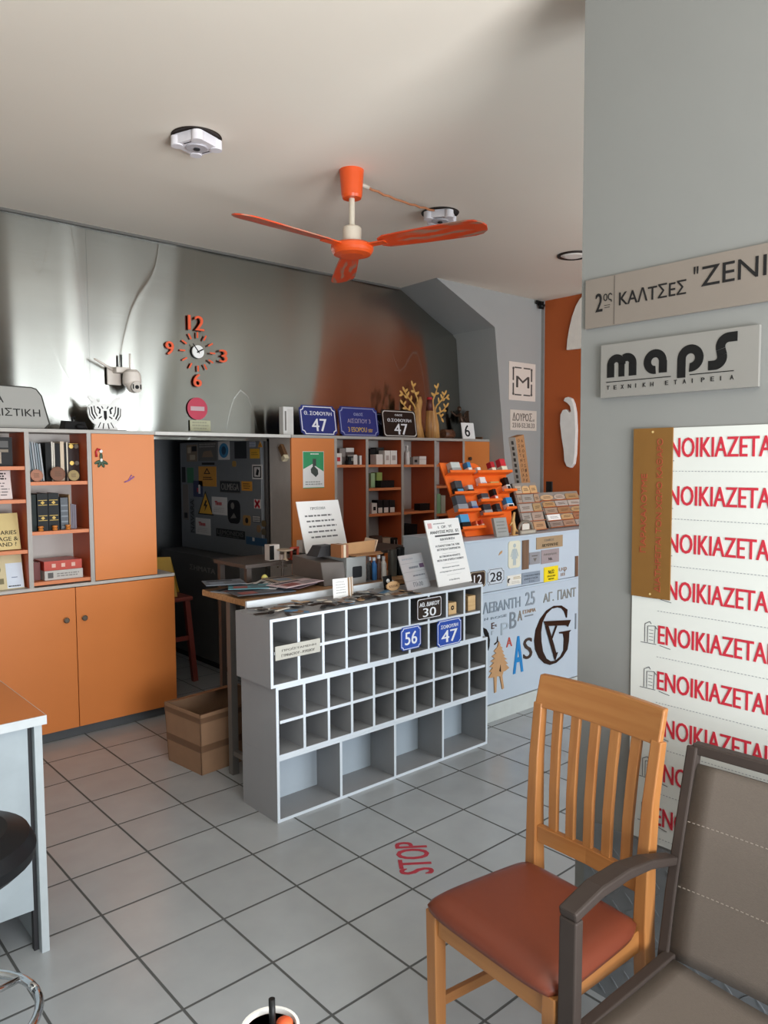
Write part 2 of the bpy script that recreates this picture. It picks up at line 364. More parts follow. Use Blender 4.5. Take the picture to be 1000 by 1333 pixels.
# ---- left base cabinet
t = thing('base_cabinet', 'long orange two-door base cabinet under the open bookcase', 'cabinet', frame((1.0, YC, 0)))
b = MB(GREY); b.box(-0.6, -0.59, 0.02, 0.285, 0.06, 0.856); b.box(1.076, 1.092, 0.02, 0.285, 0.06, 0.856); b.box(-0.59, 1.076, 0.27, 0.285, 0.06, 0.856); b.box(-0.59, 1.076, 0.02, 0.285, 0.06, 0.075); b.obj('carcass', t)
b = MB(mat('#b5b0a9', 0.4)); b.box(-0.6, 1.094, -0.004, 0.288, 0.857, 0.875); b.obj('worktop', t, 0.002)
b = MB(mat('#4c4f52', 0.5)); b.box(-0.6, 1.085, 0.03, 0.045, 0, 0.06); b.obj('plinth', t)
for x0, x1, kx in ((-0.1, 0.494, 0.437), (0.498, 1.092, 0.537)):
    b = MB(ORANGE); b.box(x0, x1, 0, 0.018, 0.055, 0.853); d = b.obj('door', t, 0.0015)
    b = MB(mat('#7d7468', 0.35, 0.8)); b.M = Matrix.Translation((kx, 0, 0.677)) @ Matrix.Rotation(R(90), 4, 'X'); b.lathe([(0, 0), (0.006, 0), (0.006, 0.012), (0.014, 0.014), (0.016, 0.021), (0.011, 0.026), (0, 0.027)]); b.obj('knob', d)
b = MB(ORANGE); b.box(-0.59, -0.104, 0, 0.018, 0.055, 0.853); b.obj('door', t, 0.0015)

# ---- left bookcase (open columns, one tall orange door)
t = thing('bookcase', 'orange and grey bookcase with two open columns and one tall closed door', 'bookcase', frame((1.0, YC, 0.875)))
LB = t
b = MB(mat('#aaa69f', 0.45)); b.box(-0.3, 0.99, -0.002, 0.285, 0.843, 0.862); b.obj('top_board', t)
b = MB(LIGHTBACK); b.box(-0.3, 0.97, 0.275, 0.285, 0.0, 0.843); b.obj('back_panel', t)
def upright(t, x, z1, inner_l=True, inner_r=True, z0=0):
    b = MB(SHADED_ORANGE); b.box(x-0.011, x+0.011, 0.004, 0.275, z0, z1); b.use(mat('#a5a09a', 0.45)); b.box(x-0.0115, x+0.0115, 0, 0.004, z0, z1); b.obj('upright', t)
upright(t, 0.266, 0.843); upright(t, 0.597, 0.843)
b = MB(SHADED_ORANGE); b.box(0.962, 0.982, 0.019, 0.275, 0, 0.843); b.obj('side_panel', t)
def shelf(t, x0, x1, z): 
    b = MB(mat('#cf7c4d', 0.45)); b.box(x0, x1, 0.008, 0.273, z-0.019, z); b.obj('shelf', t)
for z in (0.66, 0.482, 0.21): shelf(t, -0.3, 0.254, z)
for z in (0.575, 0.304, 0.028): shelf(t, 0.278, 0.585, z)
b = MB(ORANGE); b.box(0.611, 0.984, -0.001, 0.018, 0.004, 0.842); b.obj('door', t, 0.0015)

# ---- long board bridging the opening
b = MB(mat('#c4c2bd', 0.4)); b.box(0, 0.978, 0, 0.29, 0, 0.02)
tag(b.obj('bridge_board', None), 'pale grey board spanning the dark doorway between the two wall units', 'board', T=frame((1.993, YC, 1.717)))

# ---- right wall unit
t = thing('wall_unit', 'orange and grey wall unit with four open columns behind the counter', 'wall unit', frame((2.975, YC, 0)))
b = MB(mat('#a8a49d', 0.45)); b.box(0, 2.075, -0.002, 0.285, 1.717, 1.737); b.obj('top_board', t)
b = MB(LIGHTBACK); b.box(0.0, 2.07, 0.275, 0.285, 0.875, 1.717); b.obj('back_panel', t)
for x in (0.383, 0.68, 1.041, 1.406, 1.742): upright(t, x, 1.717, z0=0.875)
b = MB(mat('#b3aaa3', 0.5)); b.box(0, 0.012, 0.019, 0.285, 0, 1.717); b.obj('side_panel', t)
b = MB(SHADED_ORANGE); b.box(2.055, 2.073, 0.019, 0.275, 0.875, 1.717); b.obj('side_panel', t)
for x0, x1, zs in ((0.395, 0.668, (1.528,)), (0.692, 1.029, (1.528, 1.35, 1.155)), (1.053, 1.394, (1.525, 1.155)), (1.418, 1.73, (1.525, 1.35, 1.12))):
    for z in zs: shelf(t, x0, x1, z)
b = MB(ORANGE); b.box(0.0, 0.371, -0.001, 0.018, 0.88, 1.716); b.obj('door', t, 0.0015)
b = MB(ORANGE); b.box(1.754, 2.072, -0.001, 0.018, 0.88, 1.716); d = b.obj('door', t, 0.0015)
b = MB(mat('#5f5850', 0.35, 0.8)); b.M = Matrix.Translation((1.806, -0.001, 1.571)) @ Matrix.Rotation(R(90), 4, 'X'); b.lathe([(0, 0), (0.006, 0), (0.006, 0.012), (0.015, 0.014), (0.016, 0.021), (0, 0.026)]); b.obj('knob', d)
b = MB(mat('#b5b0a9', 0.4)); b.box(0, 2.075, -0.004, 0.285, 0.857, 0.875); b.obj('worktop', t)
b = MB(ORANGE)
for k in range(4): b.box(0.005+k*0.517, 0.515+k*0.517, 0, 0.018, 0.06, 0.853)
b.obj('lower_doors', t, 0.0015)
b = MB(GREY); b.box(0.012, 2.07, 0.02, 0.285, 0.0, 0.075); b.box(2.055, 2.073, 0.02, 0.285, 0.075, 0.856); b.box(0.012, 2.055, 0.27, 0.285, 0.075, 0.856); b.obj('lower_carcass', t)

# ---- pigeonhole counter: three stacked units
def pigeon(name, label, x0, x1, z0, z1, cols, rows, back=True, y0=2.665, y1=2.945):
    w, h, d, k = x1-x0, z1-z0, y1-y0, 0.013
    bd = 0.19 if cols == 4 else d      # depth of the recessed back
    t = thing(name, label, 'pigeonhole unit', frame((x0, y0, z0)))
    def slab(nm, *a):
        b = MB(GREY); b.box(*a); b.use(GREY_EDGE)
        xa, xb, ya, yb, za, zb = a
        b.box(xa, xb, ya-0.0015, ya, za, zb); return b.obj(nm, t)
    slab('side_panel', 0, k, 0, d, 0, h); slab('side_panel', w-k, w, 0, d, 0, h)
    slab('top_panel', k, w-k, 0, d, h-k, h); slab('bottom_panel', k, w-k, 0, d, 0, k)
    for i in range(1, cols):
        x = k+(w-2*k)*i/cols; slab('divider', x-0.0065, x+0.0065, 0.0005, bd-0.012, k, h-k)
    for j in range(1, rows):
        z = h*j/rows
        for i in range(cols):
            xa = k+(w-2*k)*i/cols+0.0066; xb = k+(w-2*k)*(i+1)/cols-0.0066
            slab('shelf', xa, xb, 0.0008, d-0.012, z-0.0065, z+0.0065)
    b = MB(mat('#b4bfc9', 0.45, var=0.02) if cols == 4 else mat('#6d7277', 0.5)); b.box(k, w-k, bd-0.011, bd-0.002, k, h-k); b.obj('back_panel', t)
    return t
pigeon('cubby_unit', 'low grey unit of four large cubbies standing on the floor under the pigeonholes', 1.746, 3.117, 0.0, 0.2825, 4, 1)
pigeon('pigeonhole_unit', 'middle grey twenty-hole unit without signs on it between cubbies and top unit', 1.746, 3.117, 0.283, 0.5935, 10, 2)
TOPU = pigeon('pigeonhole_unit', 'topmost grey pigeonhole unit carrying house-number signs and key tags', 1.72, 3.072, 0.594, 0.89, 10, 2, False, 2.662, 2.94)

# ---- display counter with signs on its front
YI = 2.875
t = thing('display_counter', 'pale grey display counter covered with plaques and cut-out letters', 'counter', frame((3.0, YI, 0)))
PALE = mat('#bcc8d4', 0.42, var=0.015)
b = MB(PALE); b.box(0.16, 2.35, -0.004, 0.015, 0.785, 1.085); b.obj('upper_panel', t, 0.002)
b = MB(PALE); b.box(0.16, 2.35, 0.004, 0.02, 0.105, 0.78); b.obj('lower_panel', t, 0.002)
b = MB(PALE); b.box(0.16, 2.35, -0.002, 0.003, 0.752, 0.768); b.obj('rail', t)
b = MB(mat('#c3c9c6', 0.4)); b.box(0.16, 2.35, -0.001, 0.012, 0.0, 0.1); b.obj('skirting', t)
b = MB(PALE); b.box(0.15, 2.35, -0.008, 0.5, 1.085, 1.097); b.obj('top', t, 0.002)
b = MB(PALE); b.box(0.15, 0.16, -0.003, 0.495, 0.0, 1.085); b.obj('end_panel', t)
b = MB(PALE); b.box(2.34, 2.35, 0.021, 0.495, 0.0, 1.085); b.obj('end_panel', t)

# ---- trestle table with newspapers behind the counter
t = thing('work_table', 'wooden work table strewn with newspapers on grey metal legs', 'table', frame((1.85, 3.05, 0)))
b = MB(wood('#9c7350', '#bb9268', along='X')); b.box(0, 1.15, 0, 0.44, 0.87, 0.9); b.obj('tabletop', t, 0.002)
LEGM = mat('#75726f', 0.45, 0.3)
for x in (0.01, 1.08):
    for y in (0.03, 0.20):
        b = MB(LEGM); b.box(x, x+0.035, y-0.0175, y+0.0175, 0, 0.869); b.obj('leg', t)
b = MB(LEGM); b.box(0.046, 1.079, 0.03, 0.05, 0.83, 0.869); b.obj('rail', t)
b = MB(LEGM); b.box(0.015, 0.04, 0.048, 0.182, 0.1, 0.125); b.obj('stretcher', t)
b = MB(mat('#dfe5ea', 0.45)); b.box(0, 0.91, 0, 0.014, -0.01, 0.045)
b.box(0.01, 0.03, 0, 0.014, -0.87, -0.01); b.box(0.87, 0.89, 0, 0.014, -0.87, -0.01)
tag(b.obj('white_board', None, 0.001), 'long white board edge standing behind the key tags, in front of the newspaper table', 'board', T=frame((1.797, 2.97, 0.87)))

# ---- desk at the left
t = thing('desk', 'grey office desk with an orange top at the left edge', 'desk', frame((0.745, 2.43, 0)))
b = MB(ORANGE); b.box(-1.3, -0.002, 0.004, 0.75, 0.741, 0.766); b.use(mat('#bcc3c6', 0.45)); b.box(-1.3, 0.0, 0, 0.0038, 0.738, 0.766); b.box(-0.0018, 0.0, 0.0038, 0.75, 0.738, 0.766); b.box(-1.3, -0.002, 0.004, 0.75, 0.7375, 0.7405); b.obj('desktop', t)
b = MB(mat('#a9b2b6', 0.5)); b.box(-0.035, -0.012, 0.012, 0.73, 0, 0.737); b.obj('side_panel', t)
b = MB(mat('#a9b2b6', 0.5)); b.box(-1.28, -1.257, 0.012, 0.73, 0, 0.737); b.obj('side_panel', t)
b = MB(mat('#9aa5ab', 0.5)); b.box(-1.256, -0.05, 0.03, 0.048, 0.14, 0.73); b.use(DARK); b.box(-0.05, -0.036, 0.04, 0.06, 0.0, 0.73); b.obj('modesty_panel', t)

# ---- swivel stool
t = thing('bar_stool', 'round black padded stool with a chrome foot ring before the desk', 'stool', frame((0.365, 1.955, 0)))
b = MB(mat('#17181a', 0.42, var=0.08)); b.lathe([(0, 0.585), (0.165, 0.59), (0.188, 0.61), (0.192, 0.635), (0.178, 0.665), (0.13, 0.682), (0, 0.686)], n=40); b.obj('seat', t)
b = MB(mat('#cfd2d4', 0.12, 1.0)); b.lathe([(0, 0.03), (0.026, 0.031), (0.026, 0.55), (0.09, 0.58), (0, 0.584)]); b.obj('column', t)
b = MB(mat('#cfd2d4', 0.12, 1.0)); b.lathe([(0, 0), (0.2, 0.0), (0.2, 0.008), (0.1, 0.022), (0.03, 0.03), (0, 0.03)], n=40); b.obj('base', t)
b = MB(mat('#cfd2d4', 0.1, 1.0)); n = 40; rr = 0.185
b.tube([(rr*math.cos(2*math.pi*k/n), rr*math.sin(2*math.pi*k/n), 0.22) for k in range(n+1)], 0.011, 10)
for q in (0.4, 2.5, 4.6): b.tube([(0.02*math.cos(q), 0.02*math.sin(q), 0.25), (rr*math.cos(q), rr*math.sin(q), 0.22)], 0.008, 8)
b.obj('foot_ring', t)

# ---- dining chair
CW = lambda along='Z': wood('#935f32', '#a06d3d', 0.36, 3, along)
T = frame((1.44, 1.068, 0), -94.5)
t = thing('dining_chair', 'honey-coloured wooden dining chair with slatted back and brown padded seat', 'chair', T)
S0, S1 = -0.185, 0.165       # front and rear of the seat (local y)
for sx in (-1, 1):
    b = MB(CW()); b.bar([(sx*0.182, S0+0.025, 0), (sx*0.185, S0+0.022, 0.2), (sx*0.187, S0+0.02, 0.442)], [0.028, 0.034, 0.036], [0.028, 0.034, 0.036], (0, 1, 0)); b.obj('front_leg', t, 0.003)
    b = MB(CW())
    b.bar([(sx*0.168, S1+0.075, 0), (sx*0.168, S1+0.045, 0.15), (sx*0.17, S1+0.022, 0.32), (sx*0.17, S1+0.014, 0.45), (sx*0.172, S1+0.016, 0.6), (sx*0.176, S1+0.025, 0.75), (sx*0.181, S1+0.045, 0.892)],
          [0.026, 0.03, 0.034, 0.034, 0.032, 0.03, 0.028], [0.03, 0.036, 0.042, 0.042, 0.036, 0.03, 0.026], (0, 1, 0)); b.obj('back_post', t, 0.003)
    b = MB(CW('Y')); b.hexa([(sx*0.163, S0+0.04, 0.385), (sx*0.183, S0+0.04, 0.385), (sx*0.17, S1-0.003, 0.385), (sx*0.15, S1-0.003, 0.385)],
                            [(sx*0.163, S0+0.04, 0.44), (sx*0.183, S0+0.04, 0.44), (sx*0.17, S1-0.003, 0.44), (sx*0.15, S1-0.003, 0.44)]); b.obj('side_apron', t, 0.002)
    b = MB(CW('Y')); b.bar([(sx*0.185, S0+0.04, 0.2), (sx*0.168, S1+0.025, 0.2)], 0.016, 0.026); b.obj('stretcher', t, 0.002)
b = MB(CW('X')); b.box(-0.168, 0.168, S0+0.01, S0+0.03, 0.385, 0.44); b.obj('front_apron', t, 0.002)
b = MB(CW('X')); b.box(-0.155, 0.155, S1+0.006, S1+0.026, 0.385, 0.44); b.obj('rear_apron', t, 0.002)
# padded seat: a domed tapering cushion
b = MB(mat('#6e3422', 0.42, var=0.03, scale=60)); n = 18; vs = []; fs = []
def seatpt(u, v, z):
    hw = 0.215-(0.215-0.186)*v
    ex = 1-0.10*abs(2*v-1)**6; ey = 1-0.06*abs(u)**6
    return (u*hw*ex, (S0-0.012)+(S1-S0+0.012)*(0.5+(v-0.5)*ey), z)
for j in range(n+1):
    for i in range(n+1):
        u, v = 2*i/n-1, j/n
        e = min(1, (1-abs(u))*5, v*8+0.0, (1-v)*8); e = max(0, e)
        vs.append(seatpt(u, v, 0.458+0.024*math.sin(e*math.pi/2)+0.006*(1-u*u)*(1-(2*v-1)**2)))
for j in range(n):
    for i in range(n): a = j*(n+1)+i; fs.append((a, a+1, a+n+2, a+n+1))
k0 = len(vs); edge = [i for i in range(n+1)]+[(j*(n+1)+n) for j in range(1, n+1)]+[n*(n+1)+i for i in range(n-1, -1, -1)]+[j*(n+1) for j in range(n-1, 0, -1)]
for e in edge: p = vs[e]; vs.append((p[0]*0.975, p[1]*0.985, 0.441))
m = len(edge)
for q in range(m): fs.append((edge[q], k0+q, k0+(q+1) % m, edge[(q+1) % m]))
fs.append(tuple(k0+q for q in range(m)))
b.add(vs, fs, True); b.obj('seat', t)
# crest rail, lower rail, five slats, all following the lean of the posts
b = MB(CW('X'))
arc = lambda x: 0.012*(1-(x/0.2)**2)
xs = [-0.19+0.38*i/12 for i in range(13)]
vs = []; fs = []
for x in xs:
    for y, z in ((S1+0.028, 0.882), (S1+0.05, 0.966), (S1+0.07, 0.966), (S1+0.048, 0.882)): vs.append((x, y+arc(x), z+(0.004*(1-(x/0.2)**2) if z > 0.9 else 0)))
for i in range(12):
    for k in range(4): fs.append((i*4+k, i*4+(k+1) % 4, i*4+4+(k+1) % 4, i*4+4+k))
fs += [(0, 1, 2, 3), (48, 49, 50, 51)]
b.add(vs, fs); b.obj('crest_rail', t, 0.004)
b = MB(CW('X')); b.bar([(-0.157, S1+0.014, 0.545), (0, S1+0.022, 0.545), (0.157, S1+0.014, 0.545)], 0.02, 0.045); b.obj('lower_rail', t, 0.002)
for k in range(5):
    x = -0.118+0.059*k
    b = MB(CW()); b.bar([(x*0.95, S1+0.022, 0.562), (x*0.97, S1+0.026, 0.68), (x, S1+0.036, 0.79), (x*1.03, S1+0.05, 0.896)], 0.027, 0.013, (0, 1, 0)); b.obj('slat', t, 0.002)

# ---- garden armchair
T = frame((1.425, 0.575, 0), -92)
t = thing('armchair', 'taupe mesh-fabric garden armchair with brown metal frame and curved armrest', 'chair', T)
FRM = mat('#3f3733', 0.5, 0.15, var=0.05); FAB = mat('#5f564e', 0.85, var=0.12, scale=160, bump=0.3, stretch=(1, 6, 6))
for sx in (-1, 1):
    b = MB(FRM); b.bar([(sx*0.268, -0.185, 0), (sx*0.268, -0.183, 0.35), (sx*0.268, -0.18, 0.63)], 0.042, 0.026, (0, 1, 0)); b.obj('front_leg', t, 0.004)
    b = MB(FRM); b.bar([(sx*0.268, -0.193, 0.64), (sx*0.268, -0.1, 0.66), (sx*0.268, 0.0, 0.662), (sx*0.268, 0.09, 0.65), (sx*0.266, 0.2, 0.62)], [0.044, 0.045, 0.044, 0.04, 0.034], [0.022, 0.024, 0.024, 0.022, 0.02]); b.obj('armrest', t, 0.005)
    b = MB(FRM); b.bar([(sx*0.262, 0.3, 0), (sx*0.262, 0.2, 0.25), (sx*0.26, 0.17, 0.4), (sx*0.26, 0.2, 0.55), (sx*0.26, 0.285, 0.87)], 0.026, 0.03, (0, 1, 0)); b.obj('back_post', t, 0.004)
b = MB(FRM); b.bar([(-0.262, 0.289, 0.866), (0, 0.3, 0.868), (0.262, 0.289, 0.866)], 0.03, 0.026); b.obj('top_rail', t, 0.004)
b = MB(FRM)
for sx in (-1, 1): b.bar([(sx*0.246, -0.21, 0.395), (sx*0.246, 0.17, 0.405)], 0.026, 0.026)
b.bar([(-0.259, -0.22, 0.39), (0.259, -0.22, 0.39)], 0.026, 0.026); b.obj('seat_frame', t, 0.003)
def sling(z_of, y_of, x0, x1, n, nm, thick, seams):
    b = MB(FAB); vs = []; fs = []; m = 10
    for j in range(n+1):
        for i in range(m+1):
            s = j/n; x = x0+(x1-x0)*i/m; sag = 0.014*(1-(2*i/m-1)**2)
            vs.append((x, y_of(s)+(sag if nm == 'backrest' else 0), z_of(s)-(sag if nm == 'seat' else 0)))
    k0 = len(vs)
    vs += [(x, y+(thick if nm == 'backrest' else 0), z-(thick if nm == 'seat' else 0)) for x, y, z in vs]
    for j in range(n):
        for i in range(m): a = j*(m+1)+i; fs += [(a, a+1, a+m+2, a+m+1), (k0+a+m+1, k0+a+m+2, k0+a+1, k0+a)]
    for i in range(m): fs += [(i, i+1, k0+i+1, k0+i), (n*(m+1)+i+1, n*(m+1)+i, k0+n*(m+1)+i, k0+n*(m+1)+i+1)]
    for j in range(n): a = j*(m+1); c = a+m; fs += [(a+m+1, a, k0+a, k0+a+m+1), (c, c+m+1, k0+c+m+1, k0+c)]
    b.add(vs, fs, True)
    b.use(mat('#8f857b', 0.8))
    for s in seams:
        for q in range(46):
            x = x0+(x1-x0)*(q+0.5)/46; sag = 0.014*(1-(2*(q+0.5)/46-1)**2)
            y = y_of(s)+sag-0.0012; z = z_of(s)
            b.box(x-0.003, x+0.003, y, y+0.0012, z-0.0009, z+0.0009)
    b.obj(nm, t)
sling(lambda s: 0.405+0.445*s if s < 0.96 else 0.405+0.445*0.96+0.012*(s-0.96), lambda s: 0.165+0.11*s**1.3, -0.247, 0.247, 14, 'backrest', 0.006, (0.36, 0.68))
sling(lambda s: 0.412-0.006*math.sin(s*3.1), lambda s: -0.215+0.375*s, -0.244, 0.244, 10, 'seat', 0.006, ())

# ================================================================== CEILING
FX, FY, FZ = 2.386, 2.909, 2.6
t = thing('ceiling_fan', 'orange three-blade ceiling fan with dusty blades on a cream rod', 'fan', frame((FX, FY, CEIL)))
b = MB(FANORANGE); b.lathe([(0, -0.135), (0.045, -0.133), (0.05, -0.12), (0.058, -0.02), (0.06, 0), (0, 0)]); b.obj('canopy', t)
b = MB(mat('#d8d0bd', 0.4)); b.lathe([(0, -0.29), (0.014, -0.29), (0.014, -0.13), (0, -0.13)], n=16); b.obj('rod', t)
b = MB(mat('#d8d0bd', 0.4)); b.lathe([(0, -0.345), (0.044, -0.345), (0.046, -0.275), (0.04, -0.268), (0, -0.266)]); b.use(DARK); b.lathe([(0, -0.355), (0.05, -0.354), (0.05, -0.345), (0, -0.345)]); b.obj('motor_cover', t)
b = MB(FANORANGE); b.lathe([(0, -0.408), (0.055, -0.407), (0.09, -0.4), (0.098, -0.39), (0.104, -0.378), (0.104, -0.36), (0.09, -0.35), (0, -0.349)], n=40); b.obj('hub', t)
def worn():
    m = mat('#d5481c', 0.45, var=0.05).copy(); m.name = 'worn_blade'; nt = m.node_tree; bb = nt.nodes['Principled BSDF']
    tc = nt.nodes.new('ShaderNodeTexCoord'); mp = nt.nodes.new('ShaderNodeMapping'); mp.inputs['Scale'].default_value = (2.2, 14, 1); n = nt.nodes.new('ShaderNodeTexNoise'); n.inputs['Scale'].default_value = 2.6; n.inputs['Detail'].default_value = 6
    cr = nt.nodes.new('ShaderNodeValToRGB'); cr.color_ramp.elements[0].position = 0.5; cr.color_ramp.elements[1].position = 0.62
    nt.links.new(tc.outputs['Object'], mp.inputs[0]); nt.links.new(mp.outputs[0], n.inputs['Vector']); nt.links.new(n.outputs['Fac'], cr.inputs[0])
    mx = nt.nodes.new('ShaderNodeMix'); mx.data_type = 'RGBA'; src = bb.inputs['Base Color'].links[0].from_socket
    nt.links.new(src, mx.inputs[6]); mx.inputs[7].default_value = lin('#a37a66'); nt.links.new(cr.outputs[0], mx.inputs[0]); nt.links.new(mx.outputs[2], bb.inputs['Base Color'])
    return m
WORN = worn()
for ang in (186, -71, 55.5):
    b = MB(WORN); out = []
    prof = [(0.155, 0.03), (0.19, 0.05), (0.3, 0.058), (0.5, 0.066), (0.62, 0.068), (0.66, 0.06), (0.69, 0.035), (0.7, 0.0)]
    pts = [(x, w) for x, w in prof]+[(x, -w) for x, w in prof[::-1][1:]]
    vs = []; n = len(pts)
    for dz in (0, 0.006): vs += [(x, y, -0.362-y*0.25*(1-0.3*x)+dz-0.012*x) for x, y in pts]
    b.add(vs, [tuple(range(n-1, -1, -1)), tuple(range(n, 2*n))]+[(i, (i+1) % n, (i+1) % n+n, i+n) for i in range(n)])
    b.use(FANORANGE); b.box(0.085, 0.19, -0.026, 0.026, -0.368, -0.362)
    o = b.obj('blade', t); o.rotation_euler = (0, 0, R(ang))
# mains lead from the canopy to the recessed lamp
L1, L2, L3 = (1.638, 3.053), (3.16, 3.064), (4.49, 3.08)
b = MB(mat('#b5764f', 0.6)); a = Vector((FX+0.06, FY+0.004, CEIL-0.05)); e = Vector((L2[0]-0.08, L2[1]-0.03, CEIL-0.012))
pts = [a.lerp(e, k/14)+Vector((0, 0, -0.012*math.sin(math.pi*k/14)+0.003*math.sin(9*k))) for k in range(15)]
b.tube(pts, 0.006, 8); b.use(mat('#cfc8b8', 0.5)); b.tube([a-Vector((0.01, 0, 0)), a+Vector((0.05, 0, -0.004))], 0.011, 10)
tag(b.obj('power_lead'), 'twisted orange-brown lead running from the fan canopy to the recessed lamp', 'cable')
for (x, y), rz, lab in ((L1, 20, 'recessed ceiling lamp with square white body above the metal wall, far from the fan'), (L2, 35, 'recessed ceiling lamp with square white body at the end of the fan lead')):
    t = thing('ceiling_lamp', lab, 'ceiling light', frame((x, y, CEIL), rz), 'recessed ceiling lamps')
    b = MB(mat('#2a211c', 0.6)); b.lathe([(0.088, -0.001), (0.105, -0.006), (0.108, -0.001)], n=40); b.lathe([(0, -0.0015), (0.1, -0.0015)], n=40); b.obj('recess_rim', t)
    b = MB(mat('#e3e0e4', 0.45)); b.zprism(rrect(-0.075, 0.075, -0.075, 0.075, 0.028), -0.045, -0.004)
    for sx in (-1, 1):
        for sy in (-1, 1): b.cyl((sx*0.058, sy*0.058), 0.026, -0.05, -0.01, 18)
    b.use(mat('#b9b6bb', 0.4)); b.lathe([(0, -0.052), (0.045, -0.051), (0.048, -0.045), (0, -0.044)]); b.use(DARK); b.cyl((0, 0), 0.014, -0.056, -0.05, 14); b.box(-0.06, -0.055, -0.02, 0.02, -0.0465, -0.044); b.box(0.055, 0.06, -0.02, 0.02, -0.0465, -0.044)
    b.obj('lamp_body', t)
t = thing('ceiling_lamp', 'round dark-rimmed recessed downlight beside the edge of the grey pillar', 'ceiling light', frame((L3[0], L3[1], CEIL)), 'recessed ceiling lamps')
b = MB(mat('#2a211c', 0.5)); b.lathe([(0.085, -0.001), (0.1, -0.012), (0.112, -0.008), (0.114, -0.001)], n=40); b.obj('recess_rim', t)
b = MB(mat('#f1efe8', 0.35)); b.lathe([(0, -0.016), (0.06, -0.013), (0.088, -0.003)], n=40); b.obj('lamp_body', t)

# ================================================================== ON THE METAL WALL
YW = MW-0.022
t = thing('security_camera', 'white dome security camera with two aerials on the metal wall', 'security camera', frame((1.905, YW, 2.06)))
CAMW = mat('#d9d0c6', 0.4)
b = MB(CAMW); b.box(-0.085, 0.0, -0.012, 0.004, -0.035, 0.075); b.obj('wall_bracket', t, 0.004)
b = MB(CAMW); b.box(-0.055, 0.03, -0.075, -0.011, 0.035, 0.07); b.obj('arm', t, 0.006)
b = MB(CAMW); b.lathe([(0, 0.058), (0.03, 0.054), (0.05, 0.036), (0.055, 0.0), (0.055, -0.03), (0.045, -0.045), (0, -0.047)], (0.03, -0.1)); b.obj('housing', t)
b = MB(CAMW); b.ell((0.032, -0.118, -0.042), 0.046, 0.046, 0.046); b.use(mat('#bdb6ac', 0.4)); b.M = Matrix.Translation((0.03, -0.162, -0.055)); b.disc(0, 0, 0.033, -0.008, 0.012); b.use(BLACK); b.disc(0, 0, 0.012, -0.011, -0.007); b.box(-0.027, -0.019, -0.0095, -0.007, -0.012, 0.016); b.box(0.019, 0.027, -0.0095, -0.007, -0.012, 0.016); b.obj('lens_ball', t)
b = MB(CAMW); b.tube([(-0.06, -0.03, 0.055), (-0.175, -0.045, 0.11)], 0.008, 10, 0.006); b.obj('aerial', t)
b = MB(CAMW); b.tube([(0.035, -0.06, 0.06), (0.037, -0.062, 0.155)], 0.006, 10); b.obj('aerial', t)
b = MB(mat('#4a4c4a', 0.5)); b.tube([(0.0, -0.02, 0.07), (0.0, -0.02, 0.15)], 0.006, 10); b.obj('aerial', t)

CO = mat('#e2572a', 0.45)
t = thing('wall_clock', 'orange stick-on wall clock with numerals 12, 3, 6 and 9', 'clock', frame((2.43, YW, 2.278)))
for s, x, z, w, h in (('12', -0.01, 0.185, 0.115, 0.095), ('3', 0.187, -0.012, 0.06, 0.085), ('6', -0.008, -0.187, 0.06, 0.085), ('9', -0.2, 0.005, 0.058, 0.085)):
    b = MB(CO); b.text(s, x-w/2, z-h/2, w, h, CO, 0, 0.012, 0.03); b.obj('numeral', t)
for k in range(12):
    q = R(30*k); c, s = math.cos(q), math.sin(q)
    b = MB(CO); b.M = Matrix.Rotation(-q, 4, 'Y'); b.box(-0.005, 0.005, -0.006, 0, 0.09, 0.128); b.obj('hour_mark', t)
b = MB(WHITE); b.disc(0, 0, 0.042, -0.012, 0); b.obj('dial', t)
for ang, l, w in ((-38, 0.062, 0.006), (62, 0.04, 0.008)):
    b = MB(INK); b.M = Matrix.Rotation(R(ang), 4, 'Y'); b.box(-w/2, w/2, -0.0155, -0.013, -0.012, l); b.obj('hand', t)

b = MB(mat('#b5304a', 0.5)); b.disc(0, 0, 0.073, -0.003, 0, 36); b.use(mat('#b99fa4', 0.5)); b.box(-0.05, 0.05, -0.0042, -0.003, -0.014, 0.014)
tag(b.obj('round_sticker'), 'round red no-entry sticker with pale bar below the clock', 'sticker', T=frame((2.421, YW+0.002, 1.906)))
b = MB(mat('#a9a98c', 0.6)); b.box(-0.075, 0.075, -0.002, 0, -0.035, 0.035); b.lines(-0.06, 0.06, -0.028, 0.03, 3, mat('#8d8d78', 0.6), -0.002)
tag(b.obj('notice'), 'pale greenish notice strip directly under the round red sticker', 'notice', T=frame((2.44, YW+0.002, 1.795)))

# ================================================================== ON TOP OF THE LEFT BOOKCASE
ZT = 1.7375
SGREY = mat('#9d9d98', 0.5, var=0.01)
T = frame((1.43, YC+0.13, ZT+0.002), 0, 8)
b = MB(SGREY); x1 = 0.0; ol = [(-0.75, 0), (-0.028, 0), (0.004, 0.03), (-0.028, 0.19), (-0.055, 0.228), (-0.08, 0.236), (-0.75, 0.25)]
b.prism(ol, 0, 0.006); il = [(-0.745, 0.006), (-0.031, 0.006), (-0.004, 0.033), (-0.034, 0.186), (-0.058, 0.222), (-0.082, 0.23), (-0.745, 0.244)]
b.use(mat('#35332f', 0.5)); ring(b, ol, il, -0.0012, 0.0002)
b.text('ΗΑ', -0.315, 0.143, 0.085, 0.045, INK, 0.0, bold=0.0); b.text('ΑΣΦΑΛΙΣΤΙΚΗ', -0.47, 0.066, 0.425, 0.05, INK, 0.0)
tag(b.obj('office_sign'), 'grey cut-corner insurance office sign leaning on top of the bookcase', 'sign', T=T)
